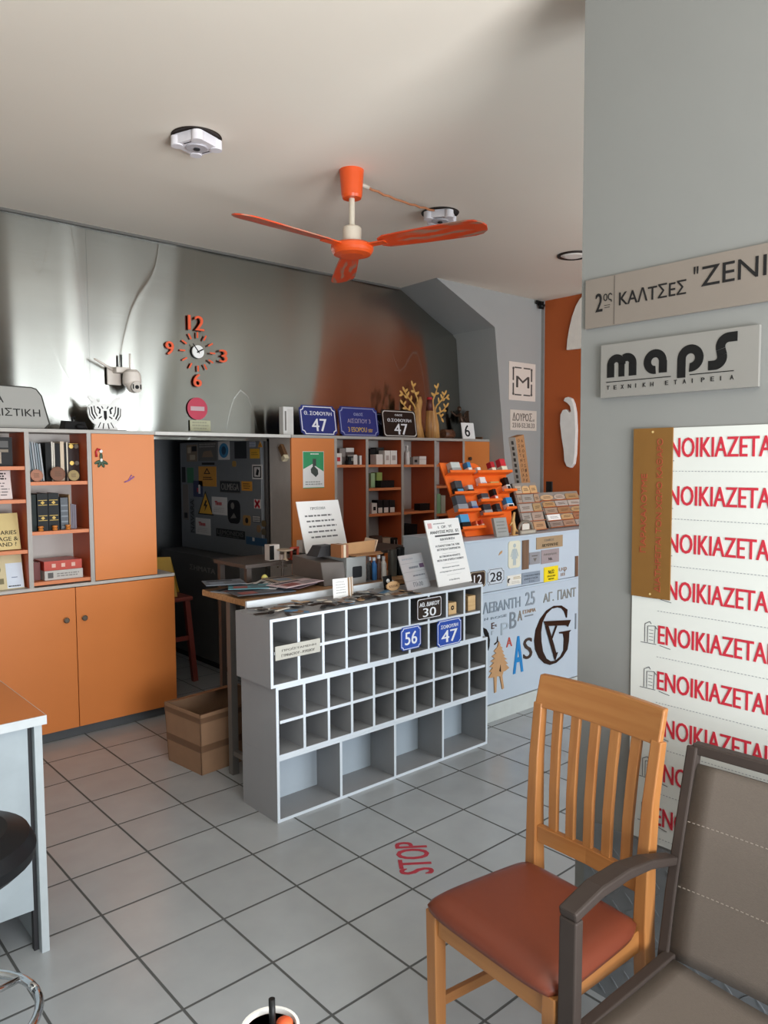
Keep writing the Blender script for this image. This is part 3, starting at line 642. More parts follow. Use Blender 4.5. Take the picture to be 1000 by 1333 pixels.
# white double-headed eagle cut-out
t = thing('eagle_emblem', 'white double-headed eagle cut-out with black details on top of the bookcase', 'ornament', frame((1.745, YC+0.12, ZT+0.001), 0, 4))
half = [(0, 0), (0.058, 0.0), (0.072, 0.014), (0.056, 0.034), (0.078, 0.048), (0.096, 0.075), (0.104, 0.11), (0.098, 0.142), (0.078, 0.158), (0.068, 0.165), (0.084, 0.176), (0.098, 0.196), (0.092, 0.206), (0.07, 0.198), (0.05, 0.182), (0.04, 0.168), (0.02, 0.158), (0, 0.164)]
b = MB(WHITE); b.prism(half+[(-x, z) for x, z in half[::-1][1:-1]], 0, 0.008)
for sx in (-1, 1):
    b.use(INK)
    for pts, w in ((((0.094, 0.135), (0.09, 0.09), (0.07, 0.062)), 0.005), (((0.08, 0.14), (0.076, 0.1), (0.06, 0.07)), 0.009), (((0.064, 0.145), (0.06, 0.11), (0.048, 0.085)), 0.006), (((0.046, 0.14), (0.03, 0.125), (0.034, 0.1)), 0.01), (((0.02, 0.145), (0.012, 0.13)), 0.006),
                   (((0.012, 0.045), (0.018, 0.012)), 0.006), (((0.03, 0.05), (0.046, 0.018)), 0.005), (((0.04, 0.072), (0.022, 0.085)), 0.007)):
        b.bar([(sx*x, -0.0004, z) for x, z in pts], w, 0.001, (0, 1, 0))
b.prism([(-0.009, 0.118), (0.009, 0.118), (0.009, 0.075), (0, 0.06), (-0.009, 0.075)], -0.001, 0)
b.obj('silhouette', t)
b = MB(mat('#4a4744', 0.6)); b.box(-0.09, 0.11, -0.03, 0.05, -0.001, 0.004); b.obj('base', t)
b = MB(mat('#161617', 0.6)); b.hexa([(-0.06, -0.04, 0), (0.07, -0.045, 0), (0.07, 0.05, 0), (-0.06, 0.05, 0)], [(-0.05, -0.03, 0.05), (0.062, -0.03, 0.048), (0.062, 0.045, 0.052), (-0.05, 0.045, 0.056)])
b.ell((0.03, -0.045, 0.018), 0.03, 0.022, 0.018); b.tube([(0.0, 0.0, 0.05), (0.0, 0.005, 0.07), (0.02, 0.01, 0.075)], 0.006)
tag(b.obj('black_case', bevel=0.004), 'small black case lying between the office sign and the eagle cut-out', 'case', T=frame((1.545, YC+0.1, ZT)))
b = MB(mat('#d6d5d2', 0.4)); b.box(0, 0.085, 0, 0.05, 0, 0.195); b.use(mat('#77736f', 0.5)); b.box(0.012, 0.026, -0.001, 0, 0.03, 0.165); b.use(mat('#c9c7c3', 0.4)); b.box(0.035, 0.078, -0.001, 0, 0.015, 0.18)
tag(b.obj('intercom', bevel=0.003), 'upright white intercom unit at the end of the bridging board', 'intercom', T=frame((2.972, YC+0.09, 1.7385)))

# ================================================================== ON TOP OF THE RIGHT WALL UNIT
def sign_corner(name, label, px0, px1, ptop, Y, col, rows, style='chamf', tilt=10, border=None, z0=1.7385, rim=0.014):
    A, B = ony(px0, 570, Y), ony(px1, 570, Y); H = ony((px0+px1)/2, ptop, Y+0.03).z-z0
    w = B.x-A.x; h = H/math.cos(R(tilt)); o = MB(col)
    f = {'chamf': lambda a, b, c, d, k: chamf(a, b, c, d, k), 'notch': lambda a, b, c, d, k: notch(a, b, c, d, k), 'round': lambda a, b, c, d, k: rrect(a, b, c, d, k)}[style]
    o.prism(f(0, w, 0, h, 0.02), 0, 0.006)
    if border: o.use(border); ring(o, f(rim*0.6, w-rim*0.6, rim*0.6, h-rim*0.6, 0.026), f(rim*1.05, w-rim*1.05, rim*1.05, h-rim*1.05, 0.025), -0.0012, 0)
    for s, fx, fz, fw, fh, m, bo in rows: o.text(s, fx*w, fz*h, fw*w, fh*h, m, 0, bold=bo)
    return tag(o.obj(name), label, 'house sign', 'house number signs on top of the wall unit', T=frame((A.x, Y, z0), 0, tilt))
WL = mat('#e6e7ec', 0.5, var=0.01)
sign_corner('house_number_sign', 'navy house number sign reading 47, leftmost on top of the wall unit', 393, 440, 528, YC+0.06, NAVY,
            [('Θ. ΣΟΦΟΥΛΗ', 0.12, 0.66, 0.76, 0.15, WL, 0.03), ('47', 0.3, 0.14, 0.42, 0.42, WL, 0.05)], 'notch', 9, WL)
sign_corner('street_sign', 'navy street sign with yellow lower line beside the navy 47 sign', 444, 494, 530, YC+0.06, NAVY,
            [('ΟΔΟΣ', 0.38, 0.7, 0.24, 0.1, mat('#9aa0c0', 0.5), 0.02), ('ΑΙΣΩΠΟΥ 3', 0.2, 0.45, 0.6, 0.15, mat('#9c93a8', 0.5), 0.02), ('3 ESOPOU str', 0.2, 0.15, 0.64, 0.16, mat('#c8a648', 0.5), 0.02)], 'notch', 9, mat('#8f97bd', 0.4))
sign_corner('street_sign', 'small dark blue street sign half hidden behind the brown 47 sign', 489, 512, 538, YC+0.13, mat('#1c1f33', 0.4),
            [('Ν.Δ', 0.2, 0.5, 0.5, 0.2, mat('#7f84a0', 0.5), 0.0)], 'chamf', 7, mat('#6c718c', 0.4))
sign_corner('house_number_sign', 'dark brown house number sign reading 47 with pale border on top of the wall unit', 500, 544, 534, YC+0.05, mat('#2a211c', 0.35),
            [('ΟΔΟΣ', 0.38, 0.78, 0.22, 0.07, WL, 0.02), ('Θ.ΣΟΦΟΥΛΗ', 0.15, 0.55, 0.7, 0.14, WL, 0.02), ('47', 0.32, 0.1, 0.4, 0.4, WL, 0.03)], 'round', 9, mat('#c9c5c0', 0.4))
# two carved wooden trees, trunk and leafy branches each
WOODC = wood('#a8743e', '#d0a060', 0.5, 4)
def tree(label, x0, flip):
    t = thing('wooden_tree', label, 'ornament', frame((x0, YC+0.13, 1.738)), 'carved wooden trees')
    s = -1 if flip else 1
    b = MB(WOODC)
    pr = [(0.075, 0), (0.062, 0.03), (0.05, 0.1), (0.042, 0.2), (0.03, 0.27), (0.018, 0.33), (0, 0.34)]
    b.tube([(s*0.012, 0, 0), (s*0.0, 0, 0.12), (s*0.015, 0, 0.22), (s*0.04, -0.005, 0.3), (s*0.045, -0.005, 0.335)], [0.068, 0.05, 0.038, 0.026, 0.014], 12); b.obj('trunk', t)
    b = MB(mat('#d2a257', 0.5, var=0.05))
    def branch(p, leafs):
        b.tube([(s*x, -0.01, z) for x, z in p], [0.009]+[0.007]*(len(p)-2)+[0.004], 8)
        for x, z, a in leafs:
            b.M = Matrix.Translation((s*x, -0.01, z)) @ Matrix.Rotation(R(s*a), 4, 'Y'); b.ell((0, 0, 0.018), 0.011, 0.004, 0.024, 10, 6); b.M = None
    branch([(0.02, 0.2), (-0.05, 0.21), (-0.11, 0.235), (-0.15, 0.27)], [(-0.15, 0.27, -40), (-0.14, 0.262, 40), (-0.11, 0.235, -90), (-0.08, 0.225, 20)])
    branch([(0.0, 0.21), (-0.03, 0.27), (-0.09, 0.32), (-0.13, 0.37)], [(-0.13, 0.37, -30), (-0.125, 0.365, 50), (-0.09, 0.32, -80), (-0.1, 0.335, 30), (-0.06, 0.3, 10)])
    branch([(0.02, 0.24), (0.01, 0.32), (-0.02, 0.37), (-0.04, 0.42)], [(-0.04, 0.42, -20), (-0.035, 0.415, 50), (-0.02, 0.37, -80), (0.0, 0.35, 50), (-0.01, 0.36, 80)])
    branch([(-0.09, 0.32), (-0.15, 0.345)], [(-0.15, 0.345, -50), (-0.15, 0.345, -110)])
    branch([(-0.06, 0.215), (-0.09, 0.17)], [(-0.09, 0.17, -140), (-0.08, 0.185, -60)])
    b.obj('branches', t)
A = ony(541, 560, YC+0.13); B = ony(566, 560, YC+0.13)
tree('carved wooden tree with leafy branches to the left, right behind the brown 47 sign', A.x, False)
tree('carved wooden tree with leafy branches to the right, beside the log', B.x-0.02, True)
b = MB(wood('#8f5f33', '#c4935a', 0.5, 4)); b.tube([(0, 0, 0), (0, 0, 0.22)], 0.036, 14, 0.03); b.use(mat('#5b2a24', 0.5)); b.tube([(0, 0, 0.22), (0, 0, 0.31)], 0.03, 14, 0.022); b.use(RED); b.tube([(0, 0, 0.31), (0, 0, 0.33)], 0.023, 14, 0.02)
tag(b.obj('wooden_post'), 'round wooden post with dark red top between the two carved trees', 'ornament', T=frame((ony(556, 560, YC+0.09).x, YC+0.06, 1.738)))
p = ony(586, 560, YC+0.1)
b = MB(wood('#4a2f22', '#7a5038', 0.5, 4, 'X')); b.tube([(-0.07, 0, 0.04), (0.07, 0.0, 0.04)], 0.04, 16, 0.037); b.tube([(0.045, 0, 0.04), (0.05, 0, 0.04)], 0.042, 16)
tag(b.obj('wooden_log'), 'short dark wooden log lying on the wall unit behind the 6 plate', 'log', T=frame((p.x, YC+0.13, 1.738), 8))
# bronze figure with raised arm and ring
p = ony(607, 560, YC+0.16)
t = thing('statuette', 'dark bronze statuette leaning with one arm stretched out behind the 6 plate', 'ornament', frame((p.x, YC+0.21, 1.738)))
BZ = mat('#4a3426', 0.4, 0.5)
b = MB(BZ); b.tube([(0.06, 0, 0), (0.03, 0, 0.08), (-0.01, 0, 0.17), (-0.03, 0, 0.23)], [0.02, 0.026, 0.022, 0.016], 10); b.ell((-0.035, 0, 0.265), 0.02, 0.02, 0.025)
b.tube([(-0.025, 0, 0.21), (-0.08, 0, 0.205), (-0.14, 0, 0.24)], [0.012, 0.01, 0.006], 8); b.tube([(-0.02, 0, 0.2), (0.03, 0, 0.19), (0.06, 0, 0.2)], [0.012, 0.01, 0.006], 8); b.obj('figure', t)
b = MB(BZ); b.tube([(0.08+0.05*math.cos(k*math.pi/9), 0.0, 0.2+0.05*math.sin(k*math.pi/9)) for k in range(19)], 0.006, 8); b.disc(0.08, 0.2, 0.045, 0.0, 0.003); b.obj('shield', t)
b = MB(BZ); b.box(0.0, 0.11, -0.03, 0.03, 0, 0.006); b.obj('base', t)
A, B = ony(604, 571, YC+0.04), ony(618, 571, YC+0.04)
b = MB(PAPER); b.box(0, B.x-A.x+0.02, 0, 0.005, 0, 0.14); b.text('6', 0.032, 0.02, 0.065, 0.1, INK, 0, bold=0.03)
tag(b.obj('number_plate'), 'small white plate reading 6 leaning on the corner of the wall unit', 'number plate', T=frame((A.x-0.01, YC+0.04, 1.738), 0, 10))
t = thing('paper_spike', 'wooden stand with an upright turned handle at the right end of the wall unit', 'stand', frame((ony(630, 565, YC+0.12).x-0.005, YC+0.12, 1.738)))
b = MB(wood('#6d4a31', '#8f6240', 0.5, 4, 'X')); b.box(-0.075, 0.065, -0.05, 0.05, 0, 0.022); b.obj('base', t, 0.003)
b = MB(mat('#a8846a', 0.5)); b.tube([(0, 0, 0.022), (0, 0, 0.17)], 0.009, 12); b.use(mat('#6b412c', 0.45)); b.lathe([(0, 0.165), (0.012, 0.166), (0.02, 0.2), (0.019, 0.25), (0.016, 0.29), (0, 0.3)], n=16); b.obj('handle', t)

# ================================================================== GREY AND ORANGE WALLS ON THE RIGHT
def plate(name, label, cat, T, px, col, th=0.004, rnd=0.0, grp=None, fill=None, kind=None):
    """a flat plate whose photo corners are px = (x0, y0, x1, y1) on the plane of frame T"""
    xa, za = onT(T, px[0], px[1]); xb, zb = onT(T, px[2], px[3]); w, h = abs(xb-xa), abs(za-zb); x0, z0 = min(xa, xb), min(za, zb)
    b = MB(col); b.prism(rrect(0, w, 0, h, rnd) if rnd else [(0, 0), (w, 0), (w, h), (0, h)], -th, 0)
    if fill: b.M = Matrix.Translation((0, -th, 0)); fill(b, w, h); b.M = None
    return tag(b.obj(name), label, cat, grp, T=T @ Matrix.Translation((x0, 0, z0)))
TG = frame((0, YN-0.0015, 0))
def mfill(b, w, h):
    m = mat('#4e4a47', 0.5)
    def seg(x0, x1, z0, z1): b.use(m); b.box(x0*w, x1*w, -0.001, 0, z0*h, z1*h)
    for z in (0.13, 0.84): seg(0.2, 0.46, z, z+0.035); seg(0.54, 0.8, z, z+0.035)
    for x in (0.13, 0.82): seg(x, x+0.05, 0.2, 0.45); seg(x, x+0.05, 0.52, 0.8)
    for cx, cz in ((0.155, 0.17), (0.845, 0.17), (0.155, 0.83), (0.845, 0.83)): b.disc(cx*w, cz*h, 0.022*w*1.6, -0.001, 0)
    b.text('M', 0.26*w, 0.34*h, 0.5*w, 0.3*h, m, 0)
plate('wall_plaque', 'cream plaque with a framed letter M on the grey wall', 'plaque', TG, (662.5, 470, 696.5, 523), mat('#e3d8cd', 0.5, var=0.01), fill=mfill)
plate('wall_plaque', 'cream plaque reading ΔΟΥΡΟΣ below the letter M plaque', 'plaque', TG, (664, 533, 698, 561), mat('#d9cfc3', 0.5, var=0.01),
      fill=lambda b, w, h: (b.text('ΔΟΥΡΟΣ', 0.08*w, 0.46*h, 0.74*w, 0.4*h, mat('#6f665e', 0.5), bold=0.04), b.text('ΑΕ', 0.84*w, 0.46*h, 0.08*w, 0.12*h, mat('#6f665e', 0.5)), b.text('2310-52.30.33', 0.08*w, 0.13*h, 0.84*w, 0.23*h, mat('#6f665e', 0.5), bold=0.04)))
b = MB(WHITE)
for k, ch in enumerate('ΑΝΟΙΓΜΑ'): b.text(ch, 0.03*k/1.6, 0.225-0.035*k, 0.028, 0.026, mat('#d9d6d0', 0.5), 0, bold=0.02)
tag(b.obj('wall_lettering'), 'column of small white letters on the grey wall beside the leaning box', 'lettering', T=frame((ony(671, 600, YN-0.002).x, YN-0.002, ony(674, 608, YN).z)))
# black spot on the corner, quarter disc and eagle on the orange wall
b = MB(BLACK); b.box(-0.05, 0.05, -0.012, 0.0, 0.0, 0.03); b.tube([(0, -0.03, 0.0), (0.0, -0.02, -0.04)], 0.03, 14, 0.022); b.box(-0.02, 0.02, -0.03, 0.0, -0.01, 0.02)
tag(b.obj('spot_lamp'), 'small black spotlight in the corner above the orange wall', 'lamp', T=frame((5.5, YN-0.02, CEIL-0.04)))
TO = frame((5.568, 0, 0), -90)
def curve_plate(name, label, cat, pts, col, th):
    q = [onT(TO, *p) for p in pts]; x0 = q[0][0]; z0 = min(z for _, z in q)
    b = MB(col); b.prism([(x-x0, z-z0) for x, z in q], -th, 0); return tag(b.obj(name, bevel=0.004), label, cat, T=TO @ Matrix.Translation((x0, 0, z0)))
curve_plate('wall_panel', 'white quarter-round panel high on the orange wall beside the pillar', 'panel', [(740, 456), (741, 443), (743.5, 428), (747, 413), (752, 399), (757, 390), (774, 372), (776, 452)], mat('#e9e2d8', 0.5), 0.03)
curve_plate('eagle_relief', 'tall white eagle relief with hooked beak on the orange wall', 'relief', [(737, 522), (739, 518), (743, 517), (747, 519), (750, 526), (752, 537), (753, 560), (752, 590), (750, 604), (746, 609), (741, 607), (738, 600), (737, 585), (734.5, 570), (732.5, 552), (733, 540), (736, 534), (740, 533), (744, 537), (746.5, 536), (745.5, 529), (742, 525)], mat('#eceae6', 0.45), 0.04)

# ================================================================== ON THE PILLAR
TP = frame((PX-0.0012, 0, 0), -90)
SILV = mat('#887f76', 0.32, 0.35, var=0.02); SILV2 = mat('#908e89', 0.35, 0.35, var=0.02)
def pil(name, label, cat, y1, y0, z0, z1, col, th, fill, rnd=0.0):
    w, h = y1-y0, z1-z0; b = MB(col); b.prism(rrect(0, w, 0, h, rnd) if rnd else [(0, 0), (w, 0), (w, h), (0, h)], -th, 0)
    b.M = Matrix.Translation((0, -th, 0)); fill(b, w, h); b.M = None
    return tag(b.obj(name, bevel=0.0015), label, cat, T=TP @ Matrix.Translation((-y1, 0, z0)))
def f1(b, w, h):
    x = lambda y: 1.233-y
    b.text('2', x(1.2), 0.042, 0.022, 0.05, INK, bold=0.03); b.text('ος', x(1.175), 0.064, 0.026, 0.024, INK); b.use(INK); b.box(x(1.173), x(1.155), -0.0008, 0, 0.056, 0.0572); b.box(x(1.172), x(1.156), -0.0008, 0, 0.05, 0.0512)
    b.use(mat('#57504a', 0.5)); b.box(x(1.143), x(1.14), -0.0008, 0, 0.002, h-0.002)
    b.text('ΚΑΛΤΣΕΣ', x(1.127), 0.05, 0.188, 0.036, INK, bold=0.012); b.text('"', x(0.92), 0.094, 0.012, 0.018, INK, bold=0.02); b.text('ΖΕΝΙΘ"', x(0.9), 0.06, 0.24, 0.052, INK, bold=0.0)
pil('name_plaque', 'long silver plaque reading ΚΑΛΤΣΕΣ across the top of the pillar', 'plaque', 1.233, 0.55, 1.918, 2.052, SILV, 0.006, f1)
def f2(b, w, h):
    # heavy rounded lettering built from strokes
    th0 = 0.012
    k = 0.026
    def arc(cx, cz, ro, ri, a0, a1, n=16):
        o = [(cx+ro*math.cos(R(a0+(a1-a0)*i/n)), cz+ro*math.sin(R(a0+(a1-a0)*i/n))) for i in range(n+1)]
        q = [(cx+ri*math.cos(R(a0+(a1-a0)*i/n)), cz+ri*math.sin(R(a0+(a1-a0)*i/n))) for i in range(n+1)]
        for i in range(n): b.hexa([(o[i][0], 0, o[i][1]), (o[i+1][0], 0, o[i+1][1]), (q[i+1][0], 0, q[i+1][1]), (q[i][0], 0, q[i][1])], [(o[i][0], -0.001, o[i][1]), (o[i+1][0], -0.001, o[i+1][1]), (q[i+1][0], -0.001, q[i+1][1]), (q[i][0], -0.001, q[i][1])])
    def st(x0, x1, z0, z1): b.box(x0, x1, -0.001, 0, z0, z1)
    b.use(BLACK); z0, z1 = 0.054, 0.116
    # m
    st(0.02, 0.042, z0, z1-0.028); st(0.055, 0.073, z0, z1-0.028); st(0.086, 0.108, z0, z1-0.028); arc(0.048, z1-0.029, 0.028, 0.007, 0, 180); b.M = Matrix.Translation((0, -th0-0.0003, 0)); arc(0.08, z1-0.029, 0.028, 0.007, 0, 120); b.M = Matrix.Translation((0, -th0, 0))
    # a
    arc(0.161, 0.084, 0.032, 0.011, 0, 275, 22); st(0.172, 0.194, z0, 0.084); 
    # p
    arc(0.256, 0.083, 0.034, 0.012, -95, 180, 22); st(0.222, 0.244, z0-0.018, 0.083)
    # s
    arc(0.352, 0.103, 0.032, 0.009, 90, 196, 12); st(0.352, 0.372, 0.112, 0.135); b.hexa([(0.3215, 0, 0.0935), (0.3435, 0, 0.0995), (0.3475, 0, 0.085), (0.3238, 0, 0.079)], [(0.3215, -0.001, 0.0935), (0.3435, -0.001, 0.0995), (0.3475, -0.001, 0.085), (0.3238, -0.001, 0.079)]); arc(0.318, 0.078, 0.03, 0.006, -90, 12, 12); st(0.302, 0.318, 0.048, 0.071)
    st(0.018, 0.205, 0.041, 0.043); st(0.255, 0.365, 0.041, 0.043)
    for i, ch in enumerate('ΤΕΧΝΙΚΗ'): b.text(ch, 0.02+i*0.0215, 0.021, 0.0085 if ch != 'Ι' else 0.002, 0.011, INK, bold=0.02)
    for i, ch in enumerate('ΕΤΑΙΡΕΙΑ'): b.text(ch, 0.19+i*0.0238, 0.021, 0.0085 if ch != 'Ι' else 0.002, 0.011, INK, bold=0.02)
pil('name_plaque', 'silver plaque reading maps in heavy rounded black letters on the pillar', 'plaque', 1.177, 0.755, 1.722, 1.866, SILV2, 0.012, f2)
def f3(b, w, h):
    dots = mat('#8b8f92', 0.7); icon = mat('#4f5257', 0.7)
    row0 = 1.578; st = (1.578-0.59)/8
    for i in range(9):
        zc = row0-st*i-0.51
        b.text('ΕΝΟΙΚΙΑΖΕΤΑΙ', 0.078, zc-0.026, 0.285, 0.05, mat('#b02233', 0.55, var=0.02), bold=0.03)
        x = 0.028
        b.use(icon)
        for a, c in (((x+0.012, -0.027), (x+0.012, 0.022)), ((x+0.012, 0.022), (x+0.026, 0.03)), ((x+0.02, 0.017), (x+0.04, 0.02)), ((x+0.02, -0.027), (x+0.02, 0.017)), ((x+0.04, -0.027), (x+0.042, 0.02)), ((x, -0.029), (x+0.045, -0.029)), ((x+0.055, -0.03), (x+0.085, -0.035)), ((x+0.026, 0.03), (x+0.03, 0.024)), ((x+0.04, 0.02), (x+0.048, 0.012))):
            b.bar([(a[0], -0.0004, zc+a[1]), (c[0], -0.0004, zc+c[1])], 0.0016, 0.0008, (0, 1, 0))
        for q in range(4): b.box(x+0.024, x+0.036, -0.0006, 0, zc-0.02+q*0.009, zc-0.0188+q*0.009)
        if i < 9:
            b.use(dots); zz = zc-st/2
            for q in range(52): b.box(0.075+q*0.0085, 0.0795+q*0.0085, -0.0006, 0, zz-0.0009, zz+0.0009)
pil('poster', 'tall white poster with ΕΝΟΙΚΙΑΖΕΤΑΙ in red repeated down the pillar', 'poster', 1.076, 0.55, 0.515, 1.633, mat('#c4c7c2', 0.6, var=0.01), 0.003, f3)
def f4(b, w, h):
    m = mat('#8a3a24', 0.5)
    b.text('ΠΑΡΑΚΑΛΟΥΜΕ', 0.024, 0.12, 0.017, 0.21, m, rot=90, bold=0.01); b.text('ΔΙΑΤΗΡΕΙΤΑΙ ΤΟΝ ΧΩΡΟ ΚΑΘΑΡΟ', 0.067, 0.018, 0.017, 0.405, m, rot=90, bold=0.01)
    b.use(mat('#b9a06a', 0.4)); [b.disc(w/2, z, 0.003, -0.001, 0, 10) for z in (0.01, h-0.01)]
o = pil('notice_plate', 'brown upright notice plate with sideways red writing overlapping the white poster', 'notice', 1.0765, 0.966, 1.184, 1.634, mat('#74501f', 0.55, 0.1, var=0.06), 0.004, f4)
o.location.x -= 0.0035

# ================================================================== ON THE FLOOR
# STOP sticker
b = MB(RED); q = [onz(513, 1097, 0), onz(521, 1139, 0), onz(566, 1137, 0), onz(556, 1101, 0)]
cc = sum(q, Vector())/4; ux = (q[0]-q[1]); uz = (q[1]-q[2]); lx = ux.length; ly = uz.length
me = MB(RED); me.text('STOP', 0, 0, lx, ly, mat('#a8303f', 0.5, var=0.04), 0, 0.001, bold=0.035)
o = me.obj('floor_lettering'); a = ux.normalized(); n2 = Vector((0, 0, 1)); z2 = n2.cross(a).normalized()
tag(o, 'red STOP lettering stuck on the floor tiles in front of the cubbies', 'floor sticker')
o.matrix_world = Matrix(((a.x, 0, z2.x, q[1].x if z2.dot(uz) > 0 else q[1].x), (a.y, 0, z2.y, q[1].y), (0, -1, 0, 0.0012), (0, 0, 0, 1))) if False else Matrix.Translation(q[2]+Vector((0, 0, 0.0005))) @ Matrix(((a.x, -n2.x, z2.x, 0), (a.y, -n2.y, z2.y, 0), (a.z, -n2.z, z2.z, 0), (0, 0, 0, 1)))

# ================================================================== CONTENTS OF THE LEFT BOOKCASE
def on_shelf(px, z, Y=YC+0.1): return Vector((ony(px, 650, Y).x, Y, z))
BZ0 = 0.875
def bookbox(name, label, cat, x0, x1, y0, y1, z, h, col, grp=None, lean=0, pages=False, extra=None, rz=0):
    b = MB(col); w = x1-x0; d = y1-y0
    if pages:
        b.box(0, w, 0, 0.002, 0, h); b.box(0, 0.0025, 0.002, d, 0, h); b.box(w-0.0025, w, 0.002, d, 0, h); b.use(PAPER); b.box(0.003, w-0.003, 0.0025, d-0.004, 0.004, h-0.004)
    else: b.box(0, w, 0, d, 0, h)
    if extra: extra(b, w, h)
    return tag(b.obj(name), label, cat, grp, T=Matrix.Translation((x0, y0, z)) @ Matrix.Rotation(R(rz), 4, 'Z') @ Matrix.Rotation(R(lean), 4, 'Y'))
YF = YC+0.05
# column at the picture's edge
z1, z2, z3, z4 = BZ0+0.661, BZ0+0.483, BZ0+0.211, BZ0+0.001
def fr(b, w, h):
    b.use(mat('#7a6f5d', 0.5)); b.box(0.02, w-0.02, -0.001, 0, 0.075, 0.09); b.use(mat('#4c4a48', 0.5)); b.box(0.02, w-0.02, -0.001, 0, 0.1, h-0.02); b.use(mat('#a0907a', 0.4)); b.box(w*0.62, w*0.76, -0.0012, 0, 0.015, 0.075)
bookbox('picture_box', 'dark framed display box on the top shelf at the left edge', 'frame', 0.98, 1.215, YF+0.03, YF+0.12, z1, 0.155, mat('#1d1b1b', 0.4), extra=fr)
def leaner(name, label, cat, x0, x1, Y, z, h, col, fill, tilt=14, th=0.005):
    b = MB(col); w = x1-x0; b.box(0, w, 0, th, 0, h); fill(b, w, h); return tag(b.obj(name), label, cat, T=frame((x0, Y, z), 0, tilt))
leaner('text_plate', 'pale pinkish text plate leaning on the second shelf at the left edge', 'plate', 0.95, 1.205, YF+0.02, z2+0.002, 0.155, mat('#d9cdca', 0.5), lambda b, w, h: (b.lines(0.1, w-0.01, h-0.05, h-0.008, 3, mat('#3c3838', 0.6), 0, 0.6, 3), b.lines(0.05, w-0.01, 0.015, h-0.06, 5, mat('#7d7474', 0.6), 0, 0.4, 5)))
leaner('text_plate', 'gold plate with black capital letters leaning at the left edge', 'plate', 0.95, 1.235, YF+0.01, z3+0.002, 0.2, mat('#c6b27c', 0.4, 0.3), lambda b, w, h: (b.text('ARIES', 0.19, 0.083, 0.08, 0.022, INK, bold=0.02), b.text('PAGE &', 0.16, 0.048, 0.115, 0.022, INK, bold=0.02), b.text('IAND ?', 0.165, 0.018, 0.1, 0.022, INK, bold=0.02)))
leaner('booklet', 'cream and pale blue booklet leaning on the bottom shelf at the left edge', 'booklet', 0.95, 1.243, YF+0.0, z4, 0.185, mat('#c5b790', 0.5), lambda b, w, h: (b.use(mat('#c9d3e0', 0.45)), b.box(w-0.085, w-0.002, -0.001, 0, 0.004, h-0.045), b.use(mat('#5a6a8a', 0.5)), b.box(w-0.06, w-0.03, -0.0014, -0.001, 0.06, 0.064), b.lines(w-0.08, w-0.01, 0.008, 0.022, 1, INK, -0.001), b.use(mat('#6e6440', 0.5)), b.disc(w-0.14, 0.11, 0.03, -0.001, 0, 16), b.box(0.08, w-0.1, -0.001, 0, 0.03, 0.06)))
# middle column
s1, s2, s3 = BZ0+0.576, BZ0+0.305, BZ0+0.029
MAG = [mat('#8d979d', 0.5), mat('#76858c', 0.5), mat('#a3a9ac', 0.5)]
for k in range(6):
    bookbox('magazine', 'grey-blue magazine leaning left on the top open shelf, %s of six from the left' % ('first', 'second', 'third', 'fourth', 'fifth', 'sixth')[k], 'magazine', 1.311+0.0125*k, 1.3195+0.0125*k, YF+0.045, YF+0.2, s1+0.001, 0.222-0.003*k, MAG[k % 3], 'magazines on the top open shelf', lean=-5)
for k, (x, w, h, col, lab) in enumerate(((1.392, 0.03, 0.215, '#161616', 'black binder right of the leaning magazines'), (1.424, 0.008, 0.22, '#d8d2c4', 'thin cream book between two black binders, first from left'), (1.4345, 0.007, 0.215, '#cfc8ba', 'thin cream book between two black binders, second from left'),
        (1.444, 0.026, 0.21, '#191818', 'black binder standing between the cream books'), (1.472, 0.02, 0.222, '#cdb9a0', 'thick beige book right of the black binders'), (1.494, 0.011, 0.212, '#1c1a1a', 'thin black book right of the thick beige book'), (1.5065, 0.007, 0.218, '#d5cbb9', 'thin pale book beside the medal plaque'))):
    bookbox('book', lab+' on the top open shelf', 'book', x, x+w, YF+0.05, YF+0.21, s1, h, mat(col, 0.5), 'books on the top open shelf', pages=w > 0.015)
t = thing('medal_plaque', 'dark brown upright plaque with brass medals on the top open shelf', 'plaque', frame((1.52, YF+0.06, s1), 0, 2))
b = MB(mat('#2c1b18', 0.35)); b.box(0, 0.062, 0, 0.02, 0, 0.212); b.obj('board', t, 0.002)
for x, z in ((0.018, 0.195), (0.046, 0.195), (0.018, 0.1), (0.046, 0.1)):
    b = MB(BRASS if x < 0.03 else mat('#6b6258', 0.4, 0.6)); b.disc(x, z, 0.012, -0.004, 0, 20); b.obj('medal', t)
b = MB(BRASS); b.box(0.005, 0.057, -0.002, 0, 0.2085, 0.2115); b.obj('top_strip', t)
for x, r, col, lab in ((1.325, 0.033, '#9b6c58', 'round copper medallion leaning before the grey magazines'), (1.437, 0.04, '#74503f', 'large dark copper medallion leaning before the books'), (1.523, 0.03, '#8f7c55', 'round brass medallion leaning before the medal plaque')):
    b = MB(mat(col, 0.42, 0.55)); b.disc(0, r, r, 0, 0.006, 36); b.use(mat(col, 0.3, 0.7)); ring(b, [(r*math.cos(2*math.pi*k/36), r+r*math.sin(2*math.pi*k/36)) for k in range(36)], [(r*0.88*math.cos(2*math.pi*k/36), r+r*0.88*math.sin(2*math.pi*k/36)) for k in range(36)], -0.002, 0); b.lines(-r*0.5, r*0.5, r*0.6, r*1.4, 3, mat('#5a4636', 0.5, 0.4), 0, 0.4, int(r*1000))
    tag(b.obj('medallion'), lab, 'medallion', 'medallions on the top open shelf', T=frame((x, YF-0.01, s1+0.001), 0, 9))
